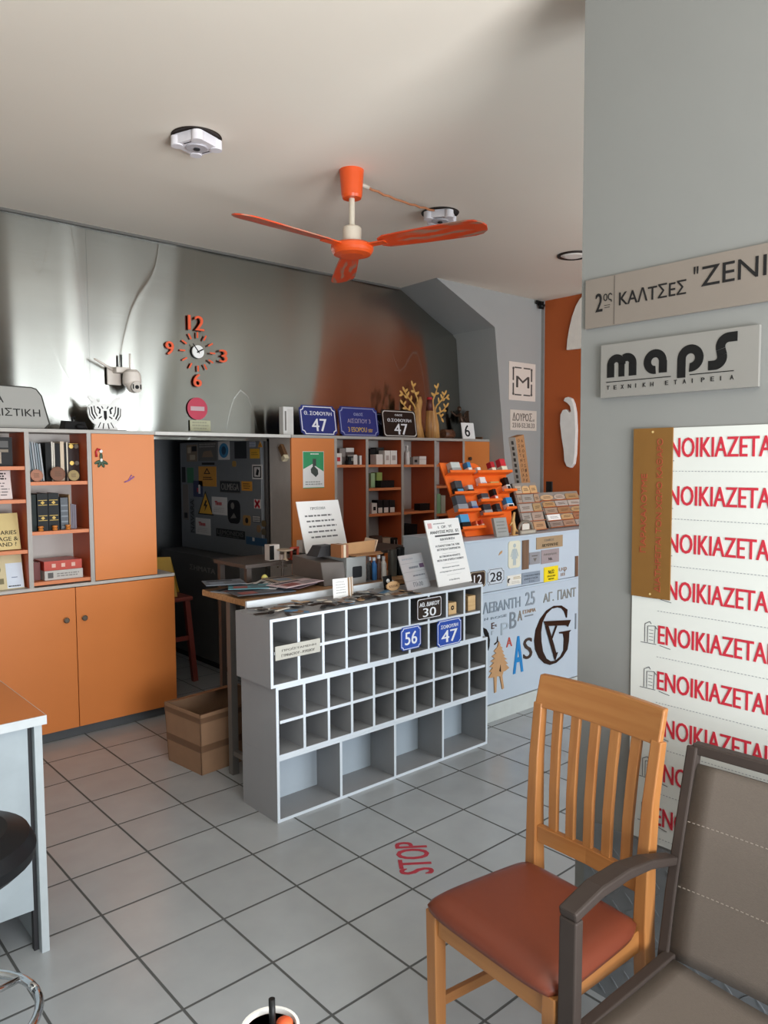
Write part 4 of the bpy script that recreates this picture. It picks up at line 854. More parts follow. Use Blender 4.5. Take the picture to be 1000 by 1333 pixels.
def bible(b, w, h):
    g = mat('#a68a48', 0.4, 0.6); b.use(g)
    for z in (0.055, 0.14): b.box(0.004, w-0.004, -0.001, 0, z, z+0.003); b.box(0.004, w-0.004, -0.001, 0, z+0.026, z+0.029); b.prism([(w*0.3, z+0.014), (w*0.5, z+0.005), (w*0.7, z+0.014), (w*0.5, z+0.024)], -0.001, 0)
bookbox('book', 'dark green book at the left end of the middle shelf beside two gilt volumes', 'book', 1.292, 1.318, YF, YF+0.17, s2, 0.2, mat('#1b2422', 0.45), pages=True)
bookbox('book', 'left of two thick black volumes with gilt bands on the middle shelf', 'book', 1.321, 1.376, YF-0.01, YF+0.17, s2, 0.205, mat('#17191a', 0.4), 'thick gilt volumes', pages=True, extra=bible)
bookbox('book', 'right of two thick black volumes with gilt bands on the middle shelf', 'book', 1.379, 1.434, YF-0.01, YF+0.17, s2, 0.205, mat('#17191a', 0.4), 'thick gilt volumes', pages=True, extra=bible)
bookbox('book', 'slate grey book with ribbed spine right of the gilt volumes', 'book', 1.447, 1.487, YF, YF+0.16, s2, 0.178, mat('#52585f', 0.5), pages=True, extra=lambda b, w, h: (b.use(mat('#7b8289', 0.5)), [b.box(0.002, w-0.002, -0.002, 0, 0.03*k+0.01, 0.03*k+0.018) for k in range(5)]))
bookbox('book', 'thin tan book standing right of the slate grey book', 'book', 1.493, 1.499, YF, YF+0.16, s2, 0.195, mat('#a5845c', 0.5))
for k in range(3): bookbox('book', 'low grey-mauve booklet at the right end of the middle shelf, %s from left' % ('first', 'second', 'third')[k], 'book', 1.504+0.011*k, 1.5135+0.011*k, YF+0.01, YF+0.15, s2, 0.142-0.003*k, mat('#6d6672', 0.5), 'grey-mauve booklets on the middle shelf')
for x, lab in ((1.328, 'before the left gilt volume'), (1.403, 'before the right gilt volume'), (1.474, 'before the slate grey book')):
    b = MB(mat('#c0742f', 0.4)); b.lathe([(0, 0), (0.012, 0.001), (0.014, 0.008), (0.01, 0.014), (0.015, 0.02), (0.013, 0.028), (0, 0.031)], n=18)
    tag(b.obj('turned_ornament'), 'small orange turned wooden bobbin '+lab, 'ornament', 'turned wooden bobbins on the middle shelf', T=frame((x, YF-0.032, s2)))
def stripes(b, w, h): b.use(mat('#d9b0a0', 0.5)); [b.box(w*q, w*(q+0.1), -0.001, 0, h*0.3, h*0.7) for q in (0.2, 0.45, 0.72)]
bookbox('boxed_set', 'red boxed book lying on top of the grey carton on the bottom shelf', 'box', 1.345, 1.55, YF-0.01, YF+0.17, s3+0.052, 0.052, mat('#b5402f', 0.35), extra=stripes)
bookbox('carton', 'flat grey-white printed carton lying under the red boxed book', 'box', 1.345, 1.553, YF-0.015, YF+0.165, s3, 0.051, mat('#b5b2ac', 0.5), extra=lambda b, w, h: (b.use(mat('#4f4c4a', 0.5)), b.box(w*0.08, w*0.22, -0.001, 0, h*0.2, h*0.8), b.lines(w*0.3, w*0.95, h*0.25, h*0.75, 2, mat('#7b7774', 0.5), 0, 0.5, 3)))
bookbox('book', 'wine-red book standing at the left of the bottom shelf', 'book', 1.298, 1.336, YF+0.03, YF+0.16, s3, 0.1, mat('#6a2f2c', 0.5), pages=True)
# ornaments on the tall door
TD = frame((0, YC-0.0018, 0))
t = thing('door_ornament', 'red candy cane and holly ornament stuck on the tall orange door', 'ornament', frame((1.647, YC-0.002, 1.585)))
b = MB(RED); b.tube([(-0.012, -0.006, 0.0), (-0.014, -0.006, 0.03), (-0.004, -0.006, 0.045), (0.01, -0.006, 0.04)], 0.006, 8); b.use(WHITE); b.ell((0.014, -0.006, 0.032), 0.01, 0.005, 0.01, 12, 8); b.obj('cane', t)
b = MB(mat('#2f4a32', 0.5))
for a in (-60, -20, 25, 65, 180): b.M = Matrix.Translation((0.015, -0.004, -0.02)) @ Matrix.Rotation(R(a+180), 4, 'Y'); b.ell((0, 0, 0.022), 0.009, 0.003, 0.022, 10, 6)
b.M = None; b.use(WHITE); b.ell((0.015, -0.006, -0.018), 0.008, 0.005, 0.01, 10, 6); b.obj('holly', t)
b = MB(mat('#8f5f96', 0.5)); b.tube([(-0.03, -0.003, -0.02), (-0.005, -0.003, -0.012), (0.008, -0.003, 0.01), (0.015, -0.003, 0.02)], 0.004, 8); b.tube([(-0.005, -0.003, -0.012), (0.02, -0.003, 0.003), (0.03, -0.003, 0.012)], 0.004, 8)
p = ony(168, 623, YC); tag(b.obj('door_decal'), 'small purple bird-shaped decal on the tall orange door', 'decal', T=frame((p.x, YC-0.001, p.z)))

# ================================================================== CONTENTS OF THE RIGHT WALL UNIT
plate('flyer', 'green and white product flyer on the orange door of the wall unit', 'flyer', frame((0, YC-0.0015, 0)), (394, 587.5, 422, 635), mat('#e2e2e0', 0.5, var=0.01), 0.001,
      fill=lambda b, w, h: (b.use(mat('#2f9460', 0.5)), b.prism([(0.004*0+0.003, h*0.52), (w*0.45, h*0.66), (w-0.003, h*0.45), (w-0.003, h-0.003), (0.003, h-0.003)], -0.0006, 0), b.use(mat('#3f4a45', 0.4)), b.hexa([(w*0.38, -0.0008, h*0.42), (w*0.6, -0.0008, h*0.3), (w*0.72, -0.0008, h*0.38), (w*0.52, -0.0008, h*0.52)], [(w*0.36, -0.001, h*0.52), (w*0.58, -0.001, h*0.42), (w*0.7, -0.001, h*0.5), (w*0.5, -0.001, h*0.62)]), b.box(w*0.46, w*0.62, -0.001, 0, h*0.6, h*0.8), b.use(mat('#2f9460', 0.5)), b.box(0, w, -0.0006, 0, 0, h*0.02), b.lines(w*0.35, w*0.8, h*0.9, h*0.96, 1, WHITE, -0.0006), b.lines(w*0.1, w*0.9, h*0.08, h*0.2, 2, mat('#8f9290', 0.5))))
def rbox(label, px0, px1, ptop, z, col, d=0.07, Y=YC+0.035, extra=None, name='carton', grp='small boxes in the wall unit', cat='box'):
    A, B = ony(px0, 600, Y), ony(px1, 600, Y); h = ony((px0+px1)/2, ptop, Y).z-z
    return bookbox(name, label, cat, A.x, B.x, Y, Y+d, z, max(0.02, h), col, grp, extra=extra)
ZA = 1.5285
lab = lambda c: (lambda b, w, h: (b.use(c), b.box(w*0.25, w*0.75, -0.001, 0, h*0.3, h*0.65)))
wb = mat('#d9d2cc', 0.5, var=0.02); bk = mat('#1d1c1d', 0.45); gn = mat('#9db88a', 0.5); gy = mat('#8a817c', 0.5)
rbox('white carton with a red mark, leftmost on the top shelf of the first column', 437, 445, 590, ZA, wb, extra=lab(RED))
rbox('brown-grey carton behind the red-marked carton in the first column', 442.5, 450, 583.5, ZA, gy, Y=YC+0.12)
rbox('white-lidded carton above dark roll in the first column', 450.5, 461, 583, ZA, mat('#5a4a44', 0.5), Y=YC+0.12, extra=lambda b, w, h: (b.use(wb), b.box(0, w, -0.001, 0, h*0.75, h)))
b = MB(bk); b.lathe([(0, 0), (0.03, 0), (0.032, 0.004), (0.032, 0.026), (0.012, 0.028), (0.012, 0.052), (0.03, 0.054), (0.03, 0.06), (0, 0.06)], n=24)
p = ony(455, 600, YC+0.065); tag(b.obj('tape_reel'), 'black reel standing between the white cartons of the first column', 'reel', T=frame((p.x, YC+0.065, ZA)))
rbox('small white carton right of the black reel in the first column', 460.5, 465, 592, ZA, wb)
rbox('narrow white carton with black stripe at the right of the first column', 466.5, 471, 593, ZA, wb, extra=lambda b, w, h: (b.use(bk), b.box(0, w*0.3, -0.001, 0, 0, h)))
rbox('dark camera-shaped box at the left of the second column, top shelf', 482, 489.5, 584, ZA, bk, Y=YC+0.13)
rbox('grey-black box behind white cartons on the second column top shelf', 490, 500, 582.5, ZA, mat('#33302f', 0.5), Y=YC+0.13)
rbox('small white carton in front on the second column top shelf', 490, 498.5, 591.5, ZA, wb)
rbox('tall white carton with print, left of a pair in the second column', 501, 508, 586.5, ZA, wb, extra=lab(mat('#a79a94', 0.5)))
rbox('tall white carton with print, right of a pair in the second column', 508.6, 517, 586.5, ZA, wb, extra=lab(mat('#a79a94', 0.5)))
ZB = 1.351
rbox('pale green carton at the left of the second column, middle shelf', 483, 488, 616, ZB, gn, Y=YC+0.1)
rbox('yellow-green carton beside the pale green one on the middle shelf', 490.5, 497.5, 615, ZB, mat('#93a352', 0.5), Y=YC+0.12)
rbox('flat black box on the middle shelf of the second column', 496, 513, 625.5, ZB, mat('#121213', 0.4))
ZCC = 1.156
rbox('white carton with dark lettering on the lower shelf of the second column', 484, 490.5, 655, ZCC, wb, extra=lab(INK))
for k, (a, c) in enumerate(((491.5, 498), (499, 506), (507, 514))):
    rbox('black and white ink carton, %s of three on the lower shelf' % ('first', 'second', 'third')[k], a, c, 651, ZCC, bk, extra=lambda b, w, h: (b.use(wb), b.box(w*0.1, w*0.9, -0.001, 0, h*0.02, h*0.42)))
b = MB(mat('#c9c3bd', 0.3)); b.lathe([(0, 0), (0.022, 0), (0.023, 0.008), (0.023, 0.095), (0.01, 0.115), (0.009, 0.135), (0.012, 0.137), (0.012, 0.15), (0, 0.151)], n=20)
p = ony(530, 600, YC+0.08); tag(b.obj('bottle'), 'pale plastic bottle at the left of the third column, top shelf', 'bottle', T=frame((p.x, YC+0.08, 1.5255)))
rbox('small dark-fronted carton on the third column top shelf', 538, 545, 595, 1.5255, gy, extra=lab(bk))
rbox('small white carton with lid line on the third column top shelf', 546, 555, 594, 1.5255, wb, extra=lambda b, w, h: (b.use(gy), b.box(0, w, -0.001, 0, h*0.6, h*0.64)))
rbox('flat black gadget box on the lower shelf of the third column', 547, 559.5, 655.5, 1.156, mat('#161515', 0.4))
rbox('pale green bottle-shaped carton in the fourth column behind the orange rack', 569, 573.5, 643, 1.121, mat('#7fae86', 0.5))
rbox('grey-green carton right of the pale green one behind the orange rack', 574.5, 580, 645, 1.121, mat('#a3a89a', 0.5))
# on the worktop of the wall unit
ZW = 0.8755
rbox('dark brown flat box on the worktop below the second column', 484, 497, 698, ZW, mat('#57453c', 0.5), Y=YC+0.06, grp='boxes on the lower worktop')
rbox('cream carton on the worktop below the second column', 498, 509, 700, ZW, mat('#b9a58f', 0.5), Y=YC+0.07, grp='boxes on the lower worktop')
rbox('black boxed set with white print on the worktop below the second column', 510, 523, 700, ZW, mat('#1a191a', 0.45), Y=YC+0.05, grp='boxes on the lower worktop', extra=lambda b, w, h: (b.use(mat('#87827e', 0.5)), [b.box(w*q, w*(q+0.08), -0.001, 0, h*0.3, h*0.8) for q in (0.2, 0.5, 0.8)]))
rbox('tall black carton below the third column, partly behind the white notice', 526.5, 543, 683, ZW, mat('#101011', 0.45), Y=YC+0.06, d=0.15, grp='boxes on the lower worktop')
rbox('grey carton right of the tall black carton below the third column', 543.6, 552, 697, ZW, mat('#6d645e', 0.5), Y=YC+0.06, grp='boxes on the lower worktop')

# ================================================================== STOREROOM
XS = 2.95
t = thing('storeroom_cabinet', 'tall dark grey cabinet covered in stickers inside the dark doorway', 'cabinet', frame((XS, 4.65, 0), -90))
CABM = mat('#6f7173', 0.5, 0.1, var=0.05)
b = MB(CABM); b.box(-1.25, 0, 0, 0.4, 0.842, 1.715); b.obj('upper_body', t, 0.004)
b = MB(mat('#575553', 0.5)); b.box(-1.25, 0.0, -0.19, 0.4, 0.05, 0.84); b.use(DARK); b.box(-1.23, -0.02, -0.17, 0.38, 0, 0.05); b.obj('lower_body', t, 0.004)
b = MB(mat('#8a8782', 0.5)); b.text('ΣΗΜΑΤΑ', -0.75, 0.72, 0.4, 0.04, mat('#8a8782', 0.5), -0.19, bold=0.02); b.obj('lower_lettering', t)
TS = frame((XS-0.0005, 0, 0), -90)
Z8 = lambda x0, y0, x1, y1: (230+x0/6.25, 560+y0/6.25, 230+x1/6.25, 560+y1/6.25)
YL = mat('#cf9a2c', 0.5); OGS = mat('#c98a30', 0.5); PW = mat('#c9c4c0', 0.6); BLS = mat('#3c7fa8', 0.5); GRN = mat('#2f6b45', 0.5); MG = mat('#6f6b66', 0.6); DKS = mat('#1a1a1b', 0.5)
def stick(label, zr, col, fill=None, rnd=0): return plate('sticker', label+' on the storeroom cabinet', 'sticker', TS, Z8(*zr), col, 0.0012, rnd, 'stickers on the storeroom cabinet', fill)
stick('beige collage sticker at the top left', (80, 120, 170, 255), mat('#7d6d5c', 0.6), lambda b, w, h: (b.use(DKS), b.box(w*0.5, w*0.95, -0.0006, 0, h*0.6, h*0.9), b.use(mat('#b0a08a', 0.6)), b.box(w*0.1, w*0.4, -0.0006, 0, h*0.5, h*0.85), b.box(w*0.3, w*0.8, -0.0006, 0, h*0.1, h*0.4)))
stick('grey poster sticker with faint lettering along the top', (175, 100, 330, 250), mat('#5f5b57', 0.6), lambda b, w, h: (b.lines(w*0.05, w*0.95, h*0.7, h*0.95, 2, mat('#8f8b86', 0.6), 0, 0.5, 4), b.use(mat('#85705c', 0.6)), b.prism([(w*0.2, h*0.2), (w*0.8, h*0.2), (w*0.7, h*0.55), (w*0.3, h*0.5)], -0.0006, 0)))
stick('white sticker with blue oval emblem', (338, 92, 432, 240), PW, lambda b, w, h: (b.use(BLS), b.prism([(w*0.5+w*0.42*math.cos(k*math.pi/12), h*0.5+h*0.4*math.sin(k*math.pi/12)) for k in range(24)], -0.0006, 0), b.use(mat('#1f3f5a', 0.5)), b.disc(w*0.5, h*0.5, w*0.2, -0.001, -0.0006, 16)))
stick('dark square sticker right of the blue oval one', (470, 95, 570, 230), mat('#2d2f31', 0.5))
stick('small white sticker with blue stripes at the top right', (592, 95, 640, 135), PW, lambda b, w, h: (b.use(mat('#4c6a94', 0.5)), [b.box(0, w, -0.0006, 0, h*q, h*(q+0.15)) for q in (0.1, 0.4, 0.7)]))
stick('yellow square sticker at the top right', (597, 152, 675, 230), YL, lambda b, w, h: b.lines(w*0.15, w*0.85, h*0.3, h*0.7, 2, mat('#8a6a20', 0.5)))
stick('thin black strip sticker above the orange square', (205, 264, 310, 282), DKS)
stick('large orange square warning sticker', (178, 295, 325, 460), OGS, lambda b, w, h: (b.use(DKS), ring(b, [(w*0.3, h*0.62), (w*0.68, h*0.62), (w*0.49, h*0.93)], [(w*0.38, h*0.665), (w*0.6, h*0.665), (w*0.49, h*0.84)], -0.0006, 0), b.lines(w*0.25, w*0.8, h*0.3, h*0.5, 2, DKS)))
stick('white sticker with black square pattern', (615, 280, 698, 400), PW, lambda b, w, h: (b.use(DKS), ring(b, [(w*0.1, h*0.1), (w*0.9, h*0.1), (w*0.9, h*0.9), (w*0.1, h*0.9)], [(w*0.2, h*0.17), (w*0.8, h*0.17), (w*0.8, h*0.83), (w*0.2, h*0.83)], -0.0006, 0), b.prism([(w*0.35, h*0.3), (w*0.6, h*0.25), (w*0.7, h*0.6), (w*0.5, h*0.75)], -0.0006, 0)))
stick('small tan oval sticker in the middle', (452, 250, 485, 298), mat('#a07a3c', 0.5), rnd=0.016)
stick('dark green sticker at the left', (85, 305, 140, 430), GRN)
stick('narrow black sticker at the far left', (42, 300, 74, 425), DKS)
stick('navy sticker with white and red figure', (135, 410, 215, 545), mat('#232a4c', 0.5), lambda b, w, h: (b.use(PW), b.box(w*0.55, w*0.75, -0.0006, 0, h*0.2, h*0.75), b.use(RED), b.box(w*0.4, w*0.55, -0.0006, 0, h*0.3, h*0.55)))
stick('dark plate sticker reading OLMEGA', (350, 408, 522, 515), mat('#2a2b2c', 0.4), lambda b, w, h: (b.use(MG), ring(b, rrect(0.001, w-0.001, 0.001, h-0.001, 0.008), rrect(0.005, w-0.005, 0.005, h-0.005, 0.007), -0.0006, 0), b.text('OLMEGA', w*0.08, h*0.22, w*0.84, h*0.55, MG, bold=0.02)))
stick('small orange warning sticker right of the dark OLMEGA plate', (528, 415, 615, 495), OGS, lambda b, w, h: b.lines(w*0.15, w*0.85, h*0.15, h*0.85, 3, mat('#6b4a18', 0.5)))
def tri(b, w, h): b.use(DKS); b.prism([(w*0.52, h*0.62), (w*0.38, h*0.36), (w*0.5, h*0.38), (w*0.44, h*0.14), (w*0.64, h*0.44), (w*0.52, h*0.42), (w*0.6, h*0.6)], -0.0006, 0)
xa, za = onT(TS, 230+175/6.25, 560+682/6.25); xb, zb = onT(TS, 230+298/6.25, 560+498/6.25); w, h = xb-xa, zb-za
b = MB(DKS); b.prism([(0, 0), (w, 0), (w/2, h)], -0.0012, 0); b.use(YL); b.prism([(w*0.09, h*0.05), (w*0.91, h*0.05), (w/2, h*0.9)], -0.0018, -0.0012); b.M = Matrix.Translation((0, -0.0018, 0)); tri(b, w, h); b.M = None
tag(b.obj('sticker'), 'yellow triangular high-voltage sticker on the storeroom cabinet', 'sticker', 'stickers on the storeroom cabinet', T=TS @ Matrix.Translation((xa, 0, za)))
xa, za = onT(TS, 230+660/6.25, 560+140/6.25); xb, zb = onT(TS, 230+700/6.25, 560+88/6.25); w, h = xb-xa, zb-za
b = MB(OGS); b.prism([(0, 0), (w, 0), (w/2, h)], -0.0012, 0); b.use(DKS); b.box(w*0.46, w*0.54, -0.0018, -0.0012, h*0.2, h*0.6)
tag(b.obj('sticker'), 'small orange triangle sticker at the top right of the storeroom cabinet', 'sticker', 'stickers on the storeroom cabinet', T=TS @ Matrix.Translation((xa, 0, za)))
redtx = lambda b, w, h: (b.lines(w*0.2, w*0.75, h*0.5, h*0.75, 1, mat('#a8393a', 0.5), 0, 0.7, 2), b.lines(w*0.1, w*0.9, h*0.12, h*0.42, 3, mat('#9b9592', 0.5), 0, 0.3, 6), b.lines(w*0.2, w*0.4, h*0.65, h*0.82, 1, mat('#a8393a', 0.5)))
stick('white note with red heading overlapping the high-voltage triangle', (286, 540, 412, 694), PW, redtx)
stick('white note with red heading near the bottom left', (155, 710, 278, 858), PW, redtx)
stick('black figure-shaped sticker in the middle', (415, 565, 520, 765), DKS, lambda b, w, h: (b.use(MG), b.disc(w*0.4, h*0.75, w*0.14, -0.0006, 0, 14), b.prism([(w*0.2, h*0.2), (w*0.7, h*0.25), (w*0.5, h*0.45)], -0.0006, 0)), rnd=0.05)
stick('small white sticker with red cross', (630, 560, 685, 640), PW, lambda b, w, h: (b.use(RED), b.bar([(w*0.15, -0.0004, h*0.1), (w*0.85, -0.0004, h*0.9)], w*0.22, 0.0008, (0, 1, 0)), b.bar([(w*0.85, -0.0004, h*0.1), (w*0.15, -0.0004, h*0.9)], w*0.22, 0.0008, (0, 1, 0))))
stick('small striped black and white sticker', (615, 695, 685, 752), DKS, lambda b, w, h: (b.use(PW), [b.box(w*0.05, w*0.95, -0.0006, 0, h*q, h*(q+0.12)) for q in (0.1, 0.35, 0.6, 0.82)]))
stick('dark strip sticker reading LEMONIDIS', (322, 795, 557, 893), mat('#232425', 0.5), lambda b, w, h: (b.text('LEMONIDIS', w*0.05, h*0.3, w*0.9, h*0.55, mat('#5a5957', 0.5), bold=0.02), b.lines(w*0.1, w*0.9, h*0.08, h*0.22, 1, mat('#5a5957', 0.5))))
stick('tan shield sticker', (540, 690, 604, 780), mat('#9a7340', 0.5), lambda b, w, h: (b.use(DKS), b.disc(w*0.5, h*0.5, w*0.2, -0.0006, 0, 12)), rnd=0.02)
stick('tan oval sticker below the striped one', (652, 770, 685, 835), mat('#85684a', 0.5), rnd=0.02)
stick('upper of two round brass-coloured stickers at the right edge', (692, 732, 727, 788), mat('#6f5c3a', 0.5), rnd=0.018)
stick('lower of two round brass-coloured stickers at the right edge', (692, 800, 727, 856), mat('#5d5440', 0.5), rnd=0.018)
stick('large blue sticker with white figure at the bottom right', (565, 862, 735, 950), mat('#2a4d6b', 0.5), lambda b, w, h: (b.use(PW), b.box(w*0.32, w*0.42, -0.0006, 0, h*0.5, h*0.95)))
stick('pale vertical strip at the far left', (50, 440, 100, 730), mat('#6b625c', 0.6), lambda b, w, h: (b.use(DKS), b.box(w*0.2, w*0.8, -0.0006, 0, h*0.05, h*0.2)))
stick('grey strip sticker with sideways black lettering', (108, 555, 152, 840), mat('#55575a', 0.5), lambda b, w, h: b.text('NAVARA', w*0.12, h*0.03, w*0.76, h*0.94, DKS, rot=90))
b = MB(wood('#5a3f2a', '#86603c', 0.5, 4)); b.box(-0.02, 0.02, -0.03, -0.004, -0.06, 0.03); b.use(mat('#cbbfa0', 0.5)); b.box(-0.02, 0.02, -0.04, -0.004, -0.09, -0.06)
xa, za = onT(frame((2.974, 0, 0), -90), 230+870/6.25, 560+155/6.25); o = tag(b.obj('paint_brush'), 'short wooden brush hanging on the grey end panel beside the doorway', 'brush', T=frame((2.9745, 0, 0), -90) @ Matrix.Translation((xa, 0.004, za)) @ Matrix.Rotation(R(-35), 4, 'Y'))
# red stool, wet-floor sign, locker and appliances in the dark
t = thing('wooden_stool', 'dark red wooden stool in the storeroom doorway', 'stool', frame((2.33, 5.02, 0)))
RW = mat('#7a3328', 0.45); b = MB(RW); b.box(-0.17, 0.17, -0.17, 0.17, 0.58, 0.61); b.obj('seat', t, 0.008)
for sx in (-1, 1):
    for sy in (-1, 1): b = MB(RW); b.bar([(sx*0.17, sy*0.17, 0), (sx*0.135, sy*0.135, 0.58)], 0.036, 0.036, (0, 1, 0)); b.obj('leg', t)
for sy in (-1, 1): b = MB(RW); b.box(-0.13, 0.13, sy*0.155-0.01, sy*0.155+0.01, 0.3, 0.33); b.obj('stretcher', t)
t = thing('caution_sign', 'yellow folding floor sign standing on the red stool', 'sign', frame((2.36, 5.04, 0.611), -30))
for s in (-1, 1): b = MB(mat('#b08a2c', 0.5)); b.hexa([(-0.11, s*0.1-0.004, 0), (0.11, s*0.1-0.004, 0), (0.11, s*0.1+0.004, 0), (-0.11, s*0.1+0.004, 0)], [(-0.06, s*0.008-0.004, 0.27), (0.06, s*0.008-0.004, 0.27), (0.06, s*0.008+0.004, 0.27), (-0.06, s*0.008+0.004, 0.27)]); b.obj('panel', t)
t = thing('locker', 'grey metal locker at the back of the dark storeroom', 'locker', frame((2.05, 6.3, 0)))
b = MB(mat('#5f6670', 0.5)); b.box(0, 0.8, 0.018, 0.4, 0, 1.9); b.obj('body', t)
for x in (0.003, 0.403): b = MB(mat('#6a717b', 0.5)); b.box(x, x+0.394, 0, 0.017, 0.05, 1.88); d = b.obj('door', t); b = MB(STEEL); b.box(x+0.34, x+0.36, -0.02, -0.0005, 0.9, 1.0); b.obj('handle', d)
b = MB(mat('#6e6e6e', 0.5)); b.box(0, 0.35, 0, 0.3, 0, 0.4); b.use(BLACK); b.box(0.03, 0.32, -0.002, 0, 0.05, 0.35)
tag(b.obj('metal_box'), 'grey metal box standing on the floor at the left of the storeroom', 'box', T=frame((1.85, 5.6, 0)))
# cardboard box by the trestle table
t = thing('cardboard_box', 'open taped cardboard box on the floor beside the table leg', 'box', frame((1.745, 3.335, 0), 6))
CB = mat('#8a6a50', 0.8, var=0.07); TAPE = mat('#6b4f3a', 0.5)
b = MB(CB); w, d, h, g = 0.42, 0.3, 0.31, 0.006; fl = -0.012
b.hexa([(0, 0, 0), (w, 0, 0), (w, g, 0), (0, g, 0)], [(fl, fl, h), (w-fl, fl, h), (w-fl, fl+g, h), (fl, fl+g, h)])
b.hexa([(0, d-g, 0), (w, d-g, 0), (w, d, 0), (0, d, 0)], [(fl, d-g-fl, h), (w-fl, d-g-fl, h), (w-fl, d-fl, h), (fl, d-fl, h)])
b.hexa([(0, 0, 0), (g, 0, 0), (g, d, 0), (0, d, 0)], [(fl, fl, h), (fl+g, fl, h), (fl+g, d-fl, h), (fl, d-fl, h)])
b.hexa([(w-g, 0, 0), (w, 0, 0), (w, d, 0), (w-g, d, 0)], [(w-g-fl, fl, h), (w-fl, fl, h), (w-fl, d-fl, h), (w-g-fl, d-fl, h)])
b.box(0, w, 0, d, 0, 0.006); b.obj('walls', t)
b = MB(TAPE)
for za, zb in ((0.115, 0.15), (0.265, 0.292)):
    q0, q1 = fl*za/h-0.001, fl*zb/h-0.001
    b.hexa([(q0, q0, za), (w-q0, q0, za), (w-q0, q0+0.001, za), (q0, q0+0.001, za)], [(q1, q1, zb), (w-q1, q1, zb), (w-q1, q1+0.001, zb), (q1, q1+0.001, zb)])
    b.hexa([(q0, q0, za), (q0+0.001, q0, za), (q0+0.001, d-q0, za), (q0, d-q0, za)], [(q1, q1, zb), (q1+0.001, q1, zb), (q1+0.001, d-q1, zb), (q1, d-q1, zb)])
b.obj('tape', t)
b = MB(mat('#8a6448', 0.8)); b.hexa([(fl+0.01, d-fl-0.008, h-0.004), (w-fl-0.01, d-fl-0.008, h-0.004), (w-fl-0.01, d-fl-0.003, h-0.004), (fl+0.01, d-fl-0.003, h-0.004)], [(fl+0.02, d-0.08, h+0.02), (w-0.01, d-0.08, h+0.02), (w-0.01, d-0.075, h+0.02), (fl+0.02, d-0.075, h+0.02)]); b.obj('flap', t)
b = MB(mat('#6f523d', 0.85)); b.box(fl+0.02, w-0.01, fl+0.02, d-0.01, 0.2, 0.204); b.obj('packing', t)

# ================================================================== ON THE PIGEONHOLE COUNTER
TF = frame((0, 2.657, 0))
plate('tag_plate', 'silver name strip fixed over the leftmost pigeonhole dividers', 'plate', TF, (358, 842, 416.5, 848), mat('#b9b6ac', 0.4, 0.3), 0.003,
      fill=lambda b, w, h: (b.text('ΠΡΟΪΣΤΑΜΕΝΗ', w*0.14, h*0.56, w*0.76, h*0.2, mat('#55524c', 0.5)), b.text('ΓΥΜΝΑΣΙΟΥ - ΛΥΚΕΙΟΥ', w*0.13, h*0.18, w*0.74, h*0.2, mat('#55524c', 0.5), bold=0.02)))
def enamel(label, px, col, rows, style, tilt=0, border=WL):
    xa, za = onT(TF, px[0], px[1]); xb, zb = onT(TF, px[2], px[3]); w, h = xb-xa, za-zb; b = MB(col)
    f = (lambda a, c, d, e, k: rrect(a, c, d, e, k)) if style == 'round' else (lambda a, c, d, e, k: notch(a, c, d, e, k))
    b.prism(f(0, w, 0, h, 0.012), -0.004, 0); b.use(border); ring(b, f(0.004, w-0.004, 0.004, h-0.004, 0.013), f(0.007, w-0.007, 0.007, h-0.007, 0.0125), -0.0048, -0.004)
    b.M = Matrix.Translation((0, -0.004, 0))
    for s, fx, fz, fw, fh, bo in rows: b.text(s, fx*w, fz*h, fw*w, fh*h, border if border is WL else WL, 0, bold=bo)
    return tag(b.obj('house_number_sign'), label, 'house sign', 'house number signs on the pigeonholes', T=TF @ Matrix.Translation((xa, 0, za-h)) @ Matrix.Rotation(R(-tilt), 4, 'X'))
enamel('brown house number sign reading 30 in the top row of pigeonholes', (542, 780, 574.5, 802), mat('#30241d', 0.3), [('ΑΘ. ΔΙΑΚΟΥ', 0.1, 0.6, 0.8, 0.2, 0.03), ('30', 0.24, 0.12, 0.52, 0.4, 0.05)], 'round')
enamel('blue house number sign reading 56 in the second row of pigeonholes', (521, 818, 547.5, 842), BLUE, [('56', 0.2, 0.22, 0.6, 0.56, 0.05)], 'notch')
enamel('blue house number sign reading 47 in the second row, right of the 56 sign', (568.5, 809, 600, 836), BLUE, [('ΣΟΦΟΥΛΗ', 0.15, 0.66, 0.7, 0.16, 0.03), ('47', 0.17, 0.14, 0.66, 0.46, 0.05)], 'notch')
WB = wood('#c69c68', '#dcb988', 0.5, 4, 'X')
for (p0, p1), lab, s in (((584, 597), 'pale wooden block with a round mark in the ninth top pigeonhole', 1), ((609.5, 622), 'tall pale wooden block in the last top pigeonhole', 0)):
    A, B = ony(p0, 795, 2.69), ony(p1, 795, 2.69); w = min(B.x-A.x, 0.06)
    b = MB(WB); b.box(0, w, 0, 0.07, 0, 0.062+0.018*(1-s)); 
    if s: b.use(INK); b.disc(w*0.5, 0.035, 0.012, -0.001, 0, 14); b.use(WB); b.disc(w*0.5, 0.035, 0.005, -0.0015, -0.001, 10)
    tag(b.obj('wooden_block', bevel=0.002), lab, 'block', 'wooden blocks in the pigeonholes', T=Matrix.Translation((A.x, 2.69, 0.7495)))
ZC = 0.8905
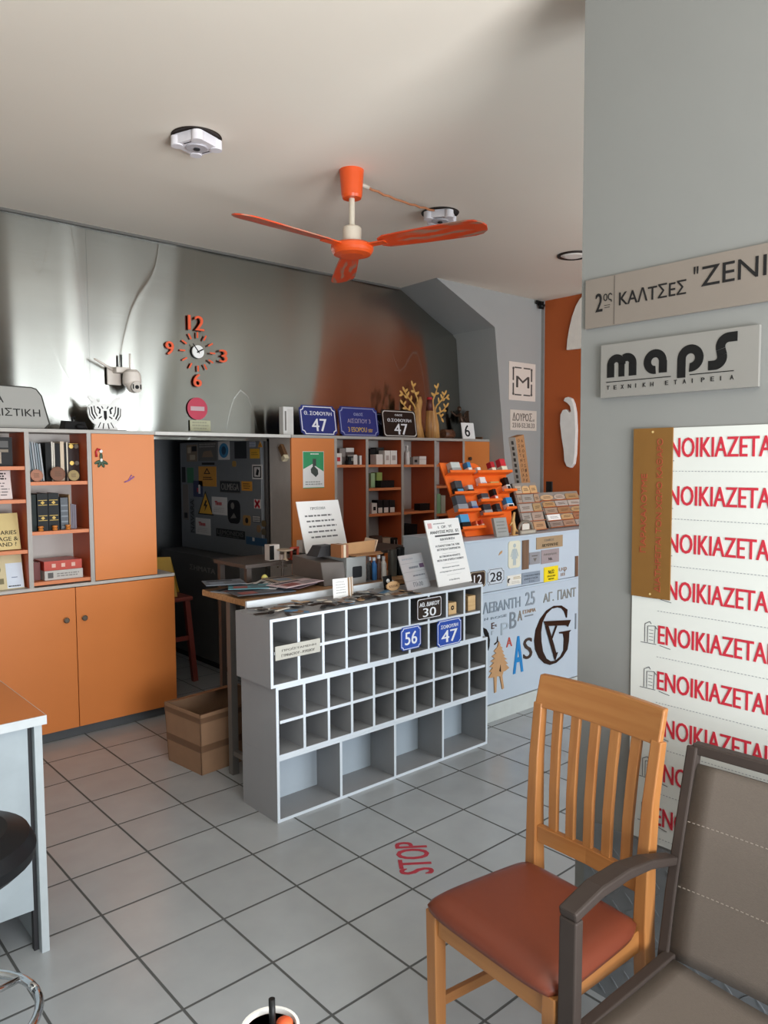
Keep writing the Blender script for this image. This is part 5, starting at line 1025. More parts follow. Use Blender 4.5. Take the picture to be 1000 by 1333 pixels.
# leaning notices
t = thing('notice_board', 'tall white printed notice leaning at the right end of the pigeonhole counter', 'notice', frame((2.822, 2.748, ZC), 4, 16))
b = MB(PAPER); w, h = 0.285, 0.36; b.box(0, w, 0, 0.006, 0, h); g = mat('#4b4b4d', 0.6); g2 = mat('#8e8e90', 0.6)
b.text('Ι.  ΩΡ.  ΥΓ', w*0.34, h*0.86, w*0.42, h*0.04, g); b.text('ΑΝΑΛΥΣΕΙΣ Μ.Π.Ε.  ΔΤ.', w*0.08, h*0.785, w*0.86, h*0.045, INK, bold=0.02)
b.use(g); b.box(w*0.2, w*0.92, -0.0008, 0, h*0.735, h*0.76); b.text('ΕΙΔΟΠΟΙΗΣΗ', w*0.33, h*0.675, w*0.42, h*0.035, g, bold=0.02)
b.text('Η ΠΑΡΑΓΓΕΛΙΑ ΓΙΑ ΤΗΝ', w*0.16, h*0.58, w*0.7, h*0.032, g, bold=0.02); b.text('ΕΚΤΥΠΩΣΗ ΠΛΗΡΩΝΕΤΑΙ', w*0.18, h*0.525, w*0.68, h*0.032, g, bold=0.02)
b.text('ΔΕ ΓΙΝΟΝΤΑΙ ΑΛΛΑΓΕΣ', w*0.2, h*0.42, w*0.62, h*0.03, g, bold=0.02); b.text('ΜΕΤΑ ΤΗΝ ΕΓΚΡΙΣΗ ΣΧΕΔΙΟΥ', w*0.12, h*0.365, w*0.78, h*0.03, g, bold=0.02)
b.use(g2); b.box(w*0.3, w*0.72, -0.0007, 0, h*0.32, h*0.3225); b.box(w*0.3, w*0.72, -0.0007, 0, h*0.475, h*0.4775); b.box(w*0.3, w*0.72, -0.0007, 0, h*0.645, h*0.6475); b.box(w*0.3, w*0.72, -0.0007, 0, h*0.15, h*0.1525)
b.text('Προσκομίστε πρωτότυπο', w*0.22, h*0.255, w*0.5, h*0.026, g2); b.text('αντίγραφα δεν γίνονται δεκτά', w*0.12, h*0.195, w*0.74, h*0.026, g2); b.text('Η Διεύθυνση', w*0.34, h*0.06, w*0.3, h*0.03, g2)
b.use(mat('#d9a9a9', 0.6)); b.box(w*0.06, w*0.17, -0.0008, 0, h*0.87, h*0.95); b.lines(w*0.22, w*0.6, h*0.92, h*0.95, 1, g2)
b.obj('sheet', t)
b = MB(mat('#d5d5d5', 0.5)); b.M = Matrix.Translation((w*0.4, 0.0062, 0.2)) @ Matrix.Rotation(R(32), 4, 'X'); b.box(0, 0.04, 0, 0.003, -0.18, 0); b.obj('rear_strut', t)
b = MB(mat('#bfc1c4', 0.35, 0.5)); w, h = 0.2, 0.185; b.box(0, w, 0, 0.005, 0, h); g = mat('#6b6e75', 0.5)
for z in (0.25, 0.5, 0.75): b.use(mat('#8b8e94', 0.5)); b.box(0.004, w-0.004, -0.0008, 0, h*z, h*z+0.0015)
b.lines(w*0.1, w*0.6, h*0.82, h*0.93, 1, mat('#95989e', 0.5), 0, 0.4, 3); b.lines(w*0.3, w*0.7, h*0.56, h*0.68, 1, g, 0, 0.5, 4); b.use(mat('#4f3a54', 0.5)); b.box(w*0.76, w*0.95, -0.001, 0, h*0.58, h*0.7); b.lines(w*0.35, w*0.95, h*0.34, h*0.42, 1, g, 0, 0.5, 5); b.text('Πλ00', w*0.3, h*0.07, w*0.4, h*0.13, g)
tag(b.obj('metal_plate'), 'silver engraved sample plate leaning left of the tall white notice', 'plate', T=frame((2.625, 2.775, ZC), 9, 20))
b = MB(PAPER); b.box(0, 0.085, 0, 0.002, 0, 0.095); b.lines(0.012, 0.075, 0.02, 0.085, 5, mat('#a5a3a0', 0.6), 0, 0.3, 2); b.use(mat('#a4876b', 0.6)); b.M = Matrix.Translation((0.0855, 0.001, 0)) @ Matrix.Rotation(R(28), 4, 'Z'); b.box(0, 0.055, 0, 0.002, 0, 0.095); b.use(mat('#e6dfd6', 0.6)); b.box(0.018, 0.028, -0.0006, 0, 0, 0.095); b.box(0.042, 0.05, -0.0006, 0, 0, 0.095)
tag(b.obj('folded_card'), 'small folded white card with tan stripes standing among the key tags', 'card', T=frame((2.21, 2.858, ZC), -6, 4))
def ell_poly(rx, rz, n=24): return [(rx*math.cos(2*math.pi*k/n), rz+rz*math.sin(2*math.pi*k/n)) for k in range(n)]
b = MB(mat('#c39a6c', 0.5)); b.prism(ell_poly(0.048, 0.024), 0, 0.006); b.text('ΚΛΕΙΔΙΑ', -0.03, 0.017, 0.06, 0.013, mat('#6b4a2c', 0.5))
tag(b.obj('oval_label'), 'oval wooden label standing left of the silver sample plate', 'label', T=frame((2.585, 2.835, ZC), 4, 12))
b = MB(BLACK); b.box(-0.03, 0.03, 0, 0.006, 0, 0.07); b.use(WHITE); b.disc(0.0, 0.042, 0.012, -0.001, 0, 16); b.box(-0.018, 0.018, -0.001, 0, 0.012, 0.024)
tag(b.obj('sample_tag'), 'black sample tag with white emblem standing behind the oval wooden label', 'tag', T=frame((2.595, 2.885, ZC), 4, 10))
# heaps of key tags and name strips
rnd = random.Random(11)
TAGC = [('dark bronze', mat('#3b2f27', 0.4, 0.4)), ('black', mat('#1b1a1a', 0.45)), ('silver', mat('#a9a8a4', 0.35, 0.6)), ('brown', mat('#7c5b41', 0.5)), ('grey', mat('#78746f', 0.5)), ('tan', mat('#b08f68', 0.5)), ('blue', mat('#3f6c8c', 0.45)), ('cream', mat('#d9d2c4', 0.5))]
k = 0
for i in range(84):
    x = 1.76+0.86*((i*0.6180339) % 1); y = 2.695+0.2*rnd.random()
    if abs(x-2.25) < 0.09 and y > 2.815: y = 2.72+0.06*rnd.random()
    if x > 2.5 and y > 2.8: y = 2.7+0.05*rnd.random()
    y = min(y, 2.905)
    nm, m = TAGC[[0, 1, 2, 3, 4, 0, 1, 5, 3, 4, 6, 7, 0, 2][i % 14]]
    l, w2 = 0.045+0.04*rnd.random(), 0.018+0.018*rnd.random(); st = i % 3; lay = 0.003*(i % 5)
    b = MB(m)
    if st == 0: b.zprism(rrect(-l/2, l/2, -w2/2, w2/2, 0.004, 3), 0, 0.0022)
    elif st == 1: b.zprism([(l/2*math.cos(2*math.pi*q/20), w2/2*math.sin(2*math.pi*q/20)) for q in range(20)], 0, 0.0025)
    else: b.zprism(chamf(-l/2, l/2, -w2/2, w2/2, 0.006), 0, 0.002)
    where = 'at the left end of the counter heap' if x < 2.0 else ('in the middle of the counter heap' if x < 2.3 else 'at the right of the counter heap')
    shp = ('rectangular', 'oval', 'cut-corner')[st]
    o = tag(b.obj('key_tag'), 'small %s %s key tag lying %s' % (nm, shp, where), 'key tag', 'key tags heaped on the counter', T=Matrix.Translation((x, y, ZC+0.0004+lay)) @ Matrix.Rotation(rnd.random()*6.28, 4, 'Z') @ Matrix.Rotation(0.03*(i % 4), 4, 'X'))

# ================================================================== ON THE WORK TABLE BEHIND
ZB2 = 0.9005
NP = [('grey', '#8f8f92'), ('blue-grey', '#6b7f92'), ('white', '#d3d0cf'), ('mauve', '#a993a0'), ('dark', '#4c4d52'), ('pale', '#bdbab8'), ('teal', '#4f7f88'), ('brownish', '#8a7a6b'), ('pinkish', '#c3adb0'), ('slate', '#5f666e')]
spots = [(1.96, 3.36, 20), (2.06, 3.2, -15), (2.17, 3.38, 8), (2.24, 3.22, 25), (1.96, 3.16, -8), (2.12, 3.29, 40), (1.99, 3.27, -30), (2.28, 3.34, -5), (2.2, 3.16, 12), (1.93, 3.41, -20)]
for k, (x, y, a) in enumerate(spots):
    b = MB(mat(NP[k][1], 0.7)); w2, l2 = 0.1+0.02*(k % 3), 0.07+0.01*(k % 2); b.zprism([(-w2, -l2), (w2, -l2), (w2, l2), (-w2, l2)], 0, 0.0035)
    b.use(mat('#2e3036', 0.7)); b.zprism([(-w2*0.8, l2*0.4), (w2*0.5, l2*0.4), (w2*0.5, l2*0.75), (-w2*0.8, l2*0.75)], 0.0035, 0.0038)
    b.use(mat('#6f7a86' if k % 2 else '#8b4d4a', 0.7)); b.zprism([(-w2*0.75, -l2*0.75), (-w2*0.05, -l2*0.75), (-w2*0.05, l2*0.2), (-w2*0.75, l2*0.2)], 0.0035, 0.0038)
    b.use(mat('#55565a', 0.7))
    for q in range(6): b.zprism([(w2*0.1, -l2*0.75+q*l2*0.16), (w2*0.85, -l2*0.75+q*l2*0.16), (w2*0.85, -l2*0.68+q*l2*0.16), (w2*0.1, -l2*0.68+q*l2*0.16)], 0.0035, 0.0038)
    tag(b.obj('newspaper'), '%s newspaper sheet spread %s the work table' % (NP[k][0], 'on the far left of' if x < 2 and y > 3.25 else 'near the front of' if y < 3.25 else 'across the middle of'), 'newspaper', 'newspapers on the work table', T=Matrix.Translation((x, y, ZB2+0.004*k)) @ Matrix.Rotation(R(a), 4, 'Z'))
p = onz(341, 758, ZB2+0.04)
b = MB(mat('#c9c06a', 0.45)); b.ell((0, 0, 0.022), 0.018, 0.018, 0.022); tag(b.obj('egg'), 'small yellow egg-shaped piece at the back of the newspapers', 'egg', T=Matrix.Translation((2.21, 3.465, ZB2)))
# engraving machine with clear cover
t = thing('engraving_machine', 'dark grey engraving machine with clear cover standing on the work table', 'machine', frame((2.36, 3.08, ZB2)))
b = MB(mat('#5b534e', 0.5, 0.1)); b.hexa([(0, 0.05, 0), (0.11, 0, 0), (0.11, 0.34, 0), (0, 0.34, 0)], [(0, 0.08, 0.125), (0.11, 0.02, 0.125), (0.11, 0.34, 0.14), (0, 0.34, 0.14)]); b.obj('housing', t, 0.004)
b = MB(mat('#9a9c9b', 0.4)); b.box(0.111, 0.245, 0.0, 0.33, 0.0, 0.145); b.use(mat('#2b2c2e', 0.3)); b.prism(rrect(0.15, 0.215, 0.035, 0.095, 0.008), -0.003, 0); b.obj('control_panel', t, 0.003)
b = MB(CLEAR); b.box(0.25, 0.285, 0.02, 0.024, 0.01, 0.14); b.box(0.25, 0.254, 0.0245, 0.3, 0.01, 0.14); b.box(0.281, 0.285, 0.0245, 0.3, 0.01, 0.14); b.obj('cover', t)
b = MB(mat('#77787a', 0.4, 0.4)); b.box(0.247, 0.288, 0.0, 0.33, 0.0, 0.009); b.box(0.256, 0.279, 0.1, 0.2, 0.0095, 0.09); b.obj('bed', t)
# jars
for k, (px, col, cap, lab, hh) in enumerate(((481, '#23211f', '#d7d9da', 'glass bottle of black liquid, first of the row behind the white board', 0.13), (487, '#2f6fae', '#e4e6e8', 'glass bottle of blue liquid in the row behind the white board', 0.125), (493, '#553a2e', '#e4e6e8', 'glass bottle of brown liquid right of the blue bottle', 0.135), (499.5, '#cfccc6', '#c9cacc', 'glass bottle of whitish liquid at the right of the bottle row', 0.125))):
    p = ony(px, 750, 3.12); t = thing('bottle', lab, 'bottle', frame((p.x, 3.12, ZB2)), 'bottles behind the white board')
    b = MB(mat(col, 0.25, coat=0.6)); b.lathe([(0, 0), (0.016, 0), (0.0165, 0.01), (0.0165, hh*0.68), (0.008, hh*0.82), (0.008, hh*0.86), (0, hh*0.86)], n=18); b.obj('body', t)
    b = MB(mat(cap, 0.4)); b.lathe([(0, hh*0.861), (0.01, hh*0.861), (0.01, hh), (0, hh)], n=16); b.obj('cap', t)
for k, (px, col, lab, hh) in enumerate(((511, '#5a5a55', 'grey cylindrical tin right of the bottle row', 0.15), (521, '#2a2c2e', 'dark cylindrical tin behind the silver sample plate', 0.16))):
    p = ony(px, 750, 3.16); b = MB(mat(col, 0.35, 0.4)); b.lathe([(0, 0), (0.026, 0), (0.026, hh), (0.022, hh), (0.022, hh-0.004), (0, hh-0.004)], n=22); tag(b.obj('tin'), lab, 'tin', T=frame((p.x, 3.16, ZB2)))
# things on top of the machine and the bench behind
t = thing('tool_bench', 'dark narrow bench behind the newspaper table carrying small tools', 'bench', frame((2.15, 3.56, 0)))
BN = mat('#4a413c', 0.6); b = MB(BN); b.box(0, 1.3, 0, 0.35, 0.97, 0.99); b.obj('top', t)
for x in (0.02, 1.26): 
    for y in (0.02, 0.31): b = MB(BN); b.box(x, x+0.03, y, y+0.03, 0, 0.9695); b.obj('leg', t)
ZN = 0.9905
t = thing('paper_notice', 'white printed sheet standing tilted in front of the orange wall unit door', 'notice', frame((2.572, 3.575, ZN), 2, 17))
b = MB(PAPER); w, h = 0.325, 0.34; b.box(0, w, 0, 0.004, 0, h); g = mat('#6e6e6e', 0.6)
b.text('ΠΡΟΣΟΧΗ', w*0.3, h*0.84, w*0.34, h*0.05, g, bold=0.02); b.lines(w*0.12, w*0.88, h*0.3, h*0.78, 5, g, 0, 0.3, 8); b.text('ΕΥΧΑΡΙΣΤΟΥΜΕ', w*0.26, h*0.08, w*0.5, h*0.05, INK, bold=0.02); b.obj('sheet', t)
b = MB(mat('#5a554f', 0.5)); b.box(0.02, 0.3, 0.0045, 0.02, 0.008, 0.035); b.obj('stand', t)
rb = lambda nm, lab, cat, p0, p1, pt, Y, z, col, d=0.08, extra=None: (lambda A, B: bookbox(nm, lab, cat, A.x, B.x, Y, Y+d, z, max(0.012, ony((p0+p1)/2, pt, Y).z-z), col, None, extra=extra))(ony(p0, 720, Y), ony(p1, 720, Y))
rb('card_box', 'white box of business cards in front of the orange door, left of the tilted sheet', 'box', 394, 418, 703, 3.71, ZN+0.0125, mat('#e0ddda', 0.5), 0.06)
b = MB(mat('#2b2826', 0.5)); b.box(0, 0.27, 0, 0.14, 0, 0.012); b.box(0, 0.27, 0.134, 0.14, 0.012, 0.024); tag(b.obj('tray'), 'dark flat tray under the white box of business cards', 'tray', T=frame((2.545, 3.61, ZN), 0)) if False else tag(b.obj('tray'), 'dark flat tray under the white box of business cards', 'tray', T=frame((ony(390, 720, 3.7).x, 3.7, ZN), 0))
rb('desk_clock', 'white upright gadget with a dark screen beside the storeroom doorway', 'gadget', 351, 364, 709, 3.62, ZN, mat('#bdb5ae', 0.5), 0.05, lambda b, w, h: (b.use(BLACK), b.box(0, w*0.45, -0.001, 0, h*0.05, h*0.95)))
rb('small_box', 'small pinkish-white box right of the white upright gadget', 'box', 366, 374, 722, 3.6, ZN, mat('#b8a79e', 0.5), 0.05)
b = MB(mat('#a8412c', 0.45)); b.tube([(0, 0, 0.0), (0, 0, 0.07)], 0.008, 8); b.tube([(0.045, 0, 0.0), (0.045, 0, 0.07)], 0.008, 8); b.tube([(-0.006, 0, 0.065), (0.051, 0, 0.065)], 0.008, 8); b.box(-0.012, 0.057, -0.02, 0.02, 0, 0.008)
tag(b.obj('bracket'), 'small red metal bracket standing left of the card box', 'bracket', T=frame((ony(379, 725, 3.6).x-0.012, 3.58, ZN)))
b = MB(mat('#4a4038', 0.5, 0.3)); b.lathe([(0, 0), (0.03, 0), (0.03, 0.006), (0.007, 0.012), (0.007, 0.1), (0.018, 0.104), (0.018, 0.11), (0, 0.11)], n=18); b.box(-0.03, 0.03, -0.008, 0.008, 0.07, 0.078)
tag(b.obj('clamp_stand'), 'small dark clamp stand at the back edge of the newspaper table', 'stand', T=frame((2.33, 3.47, ZB2)))
b = MB(mat('#b9a58f', 0.6)); b.lathe([(0, 0), (0.02, 0), (0.008, 0.012), (0.008, 0.05), (0.045, 0.058), (0.047, 0.064), (0, 0.064)], n=20)
tag(b.obj('small_dish'), 'small beige dish on a stem on the bench beside the doorway', 'dish', T=frame((ony(371, 728, 3.58).x, 3.575, ZN)))
ZM = 1.0475
t = thing('cardboard_tray', 'torn corrugated cardboard tray with folded flaps on top of the engraving machine', 'tray', frame((2.5, 3.12, ZM), 0))
b = MB(mat('#b48a60', 0.8)); b.box(0, 0.2, 0.01, 0.2, 0, 0.004); b.hexa([(0.0, 0.004, 0.004), (0.2, 0.004, 0.004), (0.2, 0.008, 0.004), (0.0, 0.008, 0.004)], [(-0.01, 0.03, 0.065), (0.23, 0.03, 0.07), (0.23, 0.034, 0.07), (-0.01, 0.034, 0.065)]); b.obj('front_flap', t)
b = MB(mat('#a07752', 0.8)); b.hexa([(0.02, -0.06, 0.002), (0.21, -0.06, 0.002), (0.24, 0.0, 0.006), (0.0, 0.0, 0.006)], [(0.02, -0.06, 0.006), (0.21, -0.06, 0.006), (0.24, 0.0, 0.01), (0.0, 0.0, 0.01)]); b.obj('lower_flap', t)
b = MB(mat('#d8bda2', 0.8)); b.hexa([(0.205, 0.01, 0.004), (0.21, 0.01, 0.004), (0.21, 0.12, 0.004), (0.205, 0.12, 0.004)], [(0.24, 0.02, 0.07), (0.245, 0.02, 0.07), (0.25, 0.13, 0.075), (0.245, 0.13, 0.075)]); b.obj('side_flap', t)
b = MB(mat('#3a3a3c', 0.5)); b.hexa([(0, 0, 0), (0.13, 0, 0), (0.13, 0.1, 0), (0, 0.1, 0)], [(0.035, 0.01, 0.055), (0.12, 0.01, 0.055), (0.12, 0.09, 0.055), (0.035, 0.09, 0.055)])
tag(b.obj('grey_case'), 'dark grey sloping case on top of the engraving machine', 'case', T=frame((2.37, 3.2, ZM), 0))
for k, (c, lab) in enumerate((('#a06a45', 'brown'), ('#d9c6ac', 'cream'), ('#8f5638', 'red-brown'))):
    b = MB(mat(c, 0.5)); b.box(0, 0.015, 0, 0.09, 0, 0.068); tag(b.obj('sample_strip'), '%s wooden sample strip standing upright beside the dark grey case' % lab, 'sample', 'upright sample strips', T=frame((2.44+0.0165*k, 3.085, ZM)))

# ================================================================== ON THE DISPLAY COUNTER
ZD = 1.0975
T = frame((3.335, 3.02, ZD), -2, 21.5)
t = thing('stamp_rack', 'sloping bright orange display rack holding rubber stamps', 'rack', T)
ORK = mat('#ee6a1c', 0.4, var=0.03)
def zr(x, y): return onT(T, 570+x/10, 595+y/10)
ot = [zr(*q) for q in ((300, 1045), (960, 1010), (960, 740), (930, 480), (880, 190), (560, 170), (530, 110), (470, 80), (20, 75))]
ot[0] = (ot[0][0], 0.004); ot[1] = (ot[1][0], 0.004)
x0 = min(p[0] for p in ot); ot.insert(0, (0.0, 0.004))
b = MB(ORK); b.prism(ot[:1]+ot[2:], 0.0, 0.01); b.obj('back_board', t)
LEDGES = []
def ledge(xa, xb, y, dp=0.05):
    (x0, z0), (x1, z1) = zr(xa, y), zr(xb, y); b = MB(ORK); z = (z0+z1)/2; b.box(x0, x1, -dp, -0.0002, z-0.004, z); b.box(x0, x1, -dp-0.004, -dp, z-0.004, z+0.012); b.obj('ledge', t); LEDGES.append((x0, x1, z)); return z
for xa, xb, y in ((90, 420, 232), (150, 450, 505), (190, 490, 730), (250, 560, 955), (450, 900, 230), (455, 760, 400), (490, 770, 600), (520, 800, 775), (790, 960, 470), (820, 955, 700)): ledge(xa, xb, y)
b = MB(ORK); xs = ot[0][0]; b.hexa([(xs, 0.0105, 0.012), (xs+0.008, 0.0105, 0.012), (xs+0.008, 0.1, 0.046), (xs, 0.1, 0.046)], [(xs, 0.0105, 0.2), (xs+0.008, 0.0105, 0.2), (xs+0.008, 0.1, 0.2), (xs, 0.1, 0.2)]); b.obj('rear_support', t)
def stamp(zr4, label, body, cap, front=None, dp=0.044, split=0.45, kind='rubber_stamp'):
    (xa, za), (xb, zb) = zr(zr4[0], zr4[1]), zr(zr4[2], zr4[3]); w, h = xb-xa, za-zb
    near = [z for x0, x1, z in LEDGES if x0-0.02 < (xa+xb)/2 < x1+0.02 and abs(z-zb) < 0.035]
    if near: zb = min(near, key=lambda z: abs(z-zb))+0.0008
    t2 = thing(kind, label, 'stamp', T @ Matrix.Translation((xa, -0.0005, zb)), 'rubber stamps on the orange rack')
    w = max(w*0.92, 0.012)
    b = MB(mat(body, 0.4)); b.box(0, w, -dp, -0.001, 0.0, h*split); 
    if front: b.use(mat(front, 0.5)); b.box(w*0.12, w*0.88, -dp-0.001, -dp, h*0.06, h*split*0.8)
    b.obj('base', t2, 0.0015)
    b = MB(mat(cap, 0.35)); b.box(0.001, w-0.001, -dp+0.002, -0.002, h*split+0.0005, h); b.obj('cap', t2, 0.003)
for a in (((100, 95, 268, 228), 'silver and black stamp at the top left of the orange rack', '#9a9c9c', '#c4c9c6', None), ((310, 85, 400, 218), 'blue-capped stamp with white base on the top row', '#e6e2dc', '#2f7fb3', None), ((450, 165, 520, 235), 'tiny white stamp on the top row', '#ded4cf', '#eee9e4', None),
          ((610, 60, 705, 198), 'red-capped stamp with cream base, left of two on the top right', '#e2d6c0', '#b5242f', None), ((730, 25, 856, 198), 'large red-capped stamp with cream base at the top right corner', '#e0d8bf', '#c92f3a', None), ((150, 330, 300, 495), 'black stamp with light blue stripe on the second row', '#28292c', '#3c4147', '#4b8fb5'),
          ((330, 400, 430, 505), 'small silver-fronted black stamp on the second row', '#232325', '#b9bdc4', None), ((475, 280, 590, 390), 'white card box with pink edge in the middle of the rack', '#efe6e6', '#e9dede', '#a9a6b8'), ((610, 300, 745, 345), 'small cream arched label in the middle of the rack', '#efe0c4', '#caa56a', None),
          ((800, 290, 905, 465), 'round black-topped stamp with white base on the right', '#e4e2df', '#151517', '#2a2a2c'), ((165, 530, 360, 728), 'large dark slate stamp on the third row', '#8c9098', '#454c56', None), ((370, 610, 485, 728), 'grey-blue stamp on the third row', '#3f5f9a', '#8e99ab', None),
          ((500, 500, 630, 598), 'dark slate stamp in the centre of the rack', '#a39c98', '#3a4048', None), ((650, 440, 740, 590), 'black stamp with red and white base right of centre', '#c95a4a', '#1c1b20', '#e4dcda'), ((520, 640, 670, 772), 'dark grey stamp on the lower centre row', '#9a9698', '#2f3238', None), ((690, 640, 790, 772), 'charcoal stamp at the right of the lower centre row', '#3a4147', '#2a3036', None),
          ((820, 560, 950, 702), 'bright blue stamp with black and white base on the right', '#e8e4e2', '#2585c0', '#151515'), ((220, 775, 395, 955), 'large sky-blue stamp with black base on the bottom row', '#1a1d20', '#4a9cd0', None)): stamp(*a)
for a, lab, c in (((430, 860, 480, 955), 'thin orange-red pen holder at the bottom of the rack', '#d86038'), ((500, 850, 560, 950), 'small red-topped stamp at the bottom of the rack', '#c03a2c')): stamp(a, lab, '#e8c0a8', c)
# in front of the rack
p = onz(578+50, 701, ZD); A = onz(627, 702, ZD); 
t = thing('grey_block', 'grey engraved slab leaning at the foot of the orange rack', 'slab', frame((3.475, 2.9, ZD), 0, 14))
b = MB(mat('#9a9b98', 0.5)); b.box(0, 0.115, 0, 0.02, 0, 0.115); b.lines(0.015, 0.1, 0.02, 0.1, 4, mat('#7d7e7b', 0.5), 0, 0.3, 5); b.obj('slab', t, 0.002)
b = MB(mat('#b9895c', 0.5)); b.box(0.02, 0.11, 0.021, 0.035, 0.0, 0.12); b.obj('wooden_back', t)
b = MB(mat('#d2a468', 0.5)); b.tube([(0, 0, 0), (0.008, 0, 0.04), (-0.004, 0, 0.09), (0.012, 0, 0.14)], [0.012, 0.014, 0.012, 0.006], 10); b.tube([(0.005, 0, 0.05), (0.04, 0, 0.02)], 0.006, 8); b.tube([(0.0, 0, 0.09), (-0.03, 0, 0.06)], 0.006, 8); b.box(-0.02, 0.03, -0.015, 0.015, 0, 0.004)
tag(b.obj('figurine'), 'small pale wooden figurine standing between grey slab and arched stamp', 'figurine', T=frame((3.645, 2.915, ZD)))
t = thing('arch_stamp', 'grey-brown arched desk stamp at the front right of the orange rack', 'stamp', frame((3.69, 2.895, ZD), 0))
b = MB(mat('#8d8376', 0.45)); b.box(0, 0.16, 0, 0.05, 0, 0.025); b.use(mat('#b3aa9b', 0.5)); b.box(0.01, 0.15, -0.001, 0, 0.005, 0.02); b.obj('base', t, 0.002)
b = MB(mat('#7b7468', 0.4)); ring(b, [(0.08+0.07*math.cos(R(180-180*q/16)), 0.025+0.06*math.sin(R(180*q/16))) for q in range(17)], [(0.08+0.052*math.cos(R(180-180*q/16)), 0.025+0.042*math.sin(R(180*q/16))) for q in range(17)], 0.012, 0.035) if False else b.tube([(0.08-0.065*math.cos(R(180*q/16)), 0.024, 0.025+0.055*math.sin(R(180*q/16))) for q in range(17)], 0.009, 10); b.obj('arch', t)
b = MB(mat('#ddd6cb', 0.5)); b.box(0.045, 0.115, 0.02, 0.028, 0.0255, 0.062); b.obj('window', t)
# racks of wooden name plates
def name_rack(label, base, tilt, length, width, rows, name_side):
    T2 = frame(base, 0, tilt); t = thing('name_plate_rack', label, 'rack', T2, 'name plate racks')
    b = MB(mat('#8a837c', 0.5)); b.box(0, width, 0, 0.008, 0.004, length); b.obj('board', t)
    b = MB(mat('#1d1b1a', 0.5)); b.hexa([(0, 0.009, 0.008), (0.006, 0.009, 0.008), (0.006, 0.085, 0.085*math.tan(R(tilt))+0.004), (0, 0.085, 0.085*math.tan(R(tilt))+0.004)], [(0, 0.009, length), (0.006, 0.009, length), (0.006, 0.03, length), (0, 0.03, length)]); b.obj('side_support', t)
    n = len(rows)
    for j, row in enumerate(rows):
        z = 0.008+(length-0.02)*(n-1-j)/n; hh = (length-0.02)/n
        b = MB(mat('#b5602f', 0.5)); b.box(0, width, -0.012, -0.0002, z-0.003, z); b.obj('lip', t)
        x = 0.006
        for i, (fw, shape, col, lb) in enumerate(row):
            w = fw*(width-0.012); ph = hh*0.86; b = MB(mat(col, 0.5)); xc = w*0.48
            if shape == 'oval': b.prism([(xc+w*0.47*math.cos(2*math.pi*q/22), ph/2+ph*0.48*math.sin(2*math.pi*q/22)) for q in range(22)], -0.006, -0.0005)
            elif shape == 'arch': b.prism([(w*0.02, 0), (w*0.95, 0), (w*0.95, ph*0.6)]+[(xc+w*0.465*math.cos(R(180*q/10)), ph*0.6+ph*0.38*math.sin(R(180*q/10))) for q in range(1, 10)]+[(w*0.02, ph*0.6)], -0.006, -0.0005)
            else: b.prism(chamf(w*0.02, w*0.95, 0, ph, min(0.008, ph*0.2)) if shape == 'cut' else [(w*0.02, 0), (w*0.95, 0), (w*0.95, ph), (w*0.02, ph)], -0.006, -0.0005)
            b.lines(w*0.2, w*0.8, ph*0.3, ph*0.7, 2 if ph > 0.04 else 1, mat('#57422f' if col not in ('#ece9e6',) else '#9a9a9a', 0.5), -0.006, 0.4, i+7*j)
            tag(b.obj('name_plate'), lb, 'name plate', 'name plates on the %s rack' % name_side, T=T2 @ Matrix.Translation((x, 0, z+0.0005))); x += w
ords = ('top', 'second', 'third', 'fourth', 'bottom')
L = lambda j, what: what+' on the %s row of the narrow name plate rack' % ords[j]
name_rack('narrow sloping name plate rack with five rows beside the orange rack', (3.832, 2.975, ZD), 17.8, 0.325, 0.24,
    [[(0.3, 'rect', '#b5a08c', L(0, 'grey-beige card')), (0.36, 'arch', '#d1a878', L(0, 'pale wooden fretwork plate')), (0.34, 'cut', '#c99f70', L(0, 'tan wooden plate'))],
     [(0.2, 'rect', '#a08d80', L(1, 'small taupe plate')), (0.56, 'rect', '#9b948c', L(1, 'long grey plate')), (0.24, 'cut', '#a98a70', L(1, 'small brown plate'))],
     [(0.6, 'rect', '#a49a92', L(2, 'long pale grey plate')), (0.4, 'cut', '#a98a62', L(2, 'ochre plate'))],
     [(0.45, 'rect', '#9d958e', L(3, 'grey plate')), (0.55, 'cut', '#a59082', L(3, 'pinkish-grey plate'))],
     [(0.42, 'rect', '#a58d7c', L(4, 'rose-brown plate')), (0.58, 'rect', '#b58c68', L(4, 'tan plate with an orange edge'))]], 'left')
L = lambda j, what: what+' on the %s row of the wide name plate rack' % ords[j]
name_rack('wide sloping name plate rack with oval wooden plates beside the grey pillar', (4.14, 3.0, ZD), 25, 0.262, 0.46,
    [[(0.34, 'oval', '#c4a27c', L(0, 'large pale oval plate')), (0.3, 'oval', '#b3a295', L(0, 'greyish oval plate')), (0.36, 'cut', '#a5835c', L(0, 'brown cut-corner plate'))],
     [(0.32, 'arch', '#b08a60', L(1, 'ochre arched plate')), (0.33, 'rect', '#a79d96', L(1, 'long grey strip plate')), (0.35, 'rect', '#b0a49a', L(1, 'pale beige strip plate'))],
     [(0.32, 'rect', '#9d8674', L(2, 'taupe plate')), (0.34, 'cut', '#9a7250', L(2, 'chestnut plate')), (0.34, 'oval', '#b08f68', L(2, 'tan oval plate'))],
     [(0.34, 'rect', '#ece9e6', L(3, 'bright white plate')), (0.32, 'arch', '#b9946a', L(3, 'sandy arched plate')), (0.34, 'cut', '#9b6a4e', L(3, 'red-brown plate'))],
     [(0.34, 'rect', '#8d7d74', L(4, 'mauve-brown plate')), (0.32, 'cut', '#a07f6a', L(4, 'rosy brown plate')), (0.34, 'rect', '#9d928a', L(4, 'grey striped plate'))]], 'right')
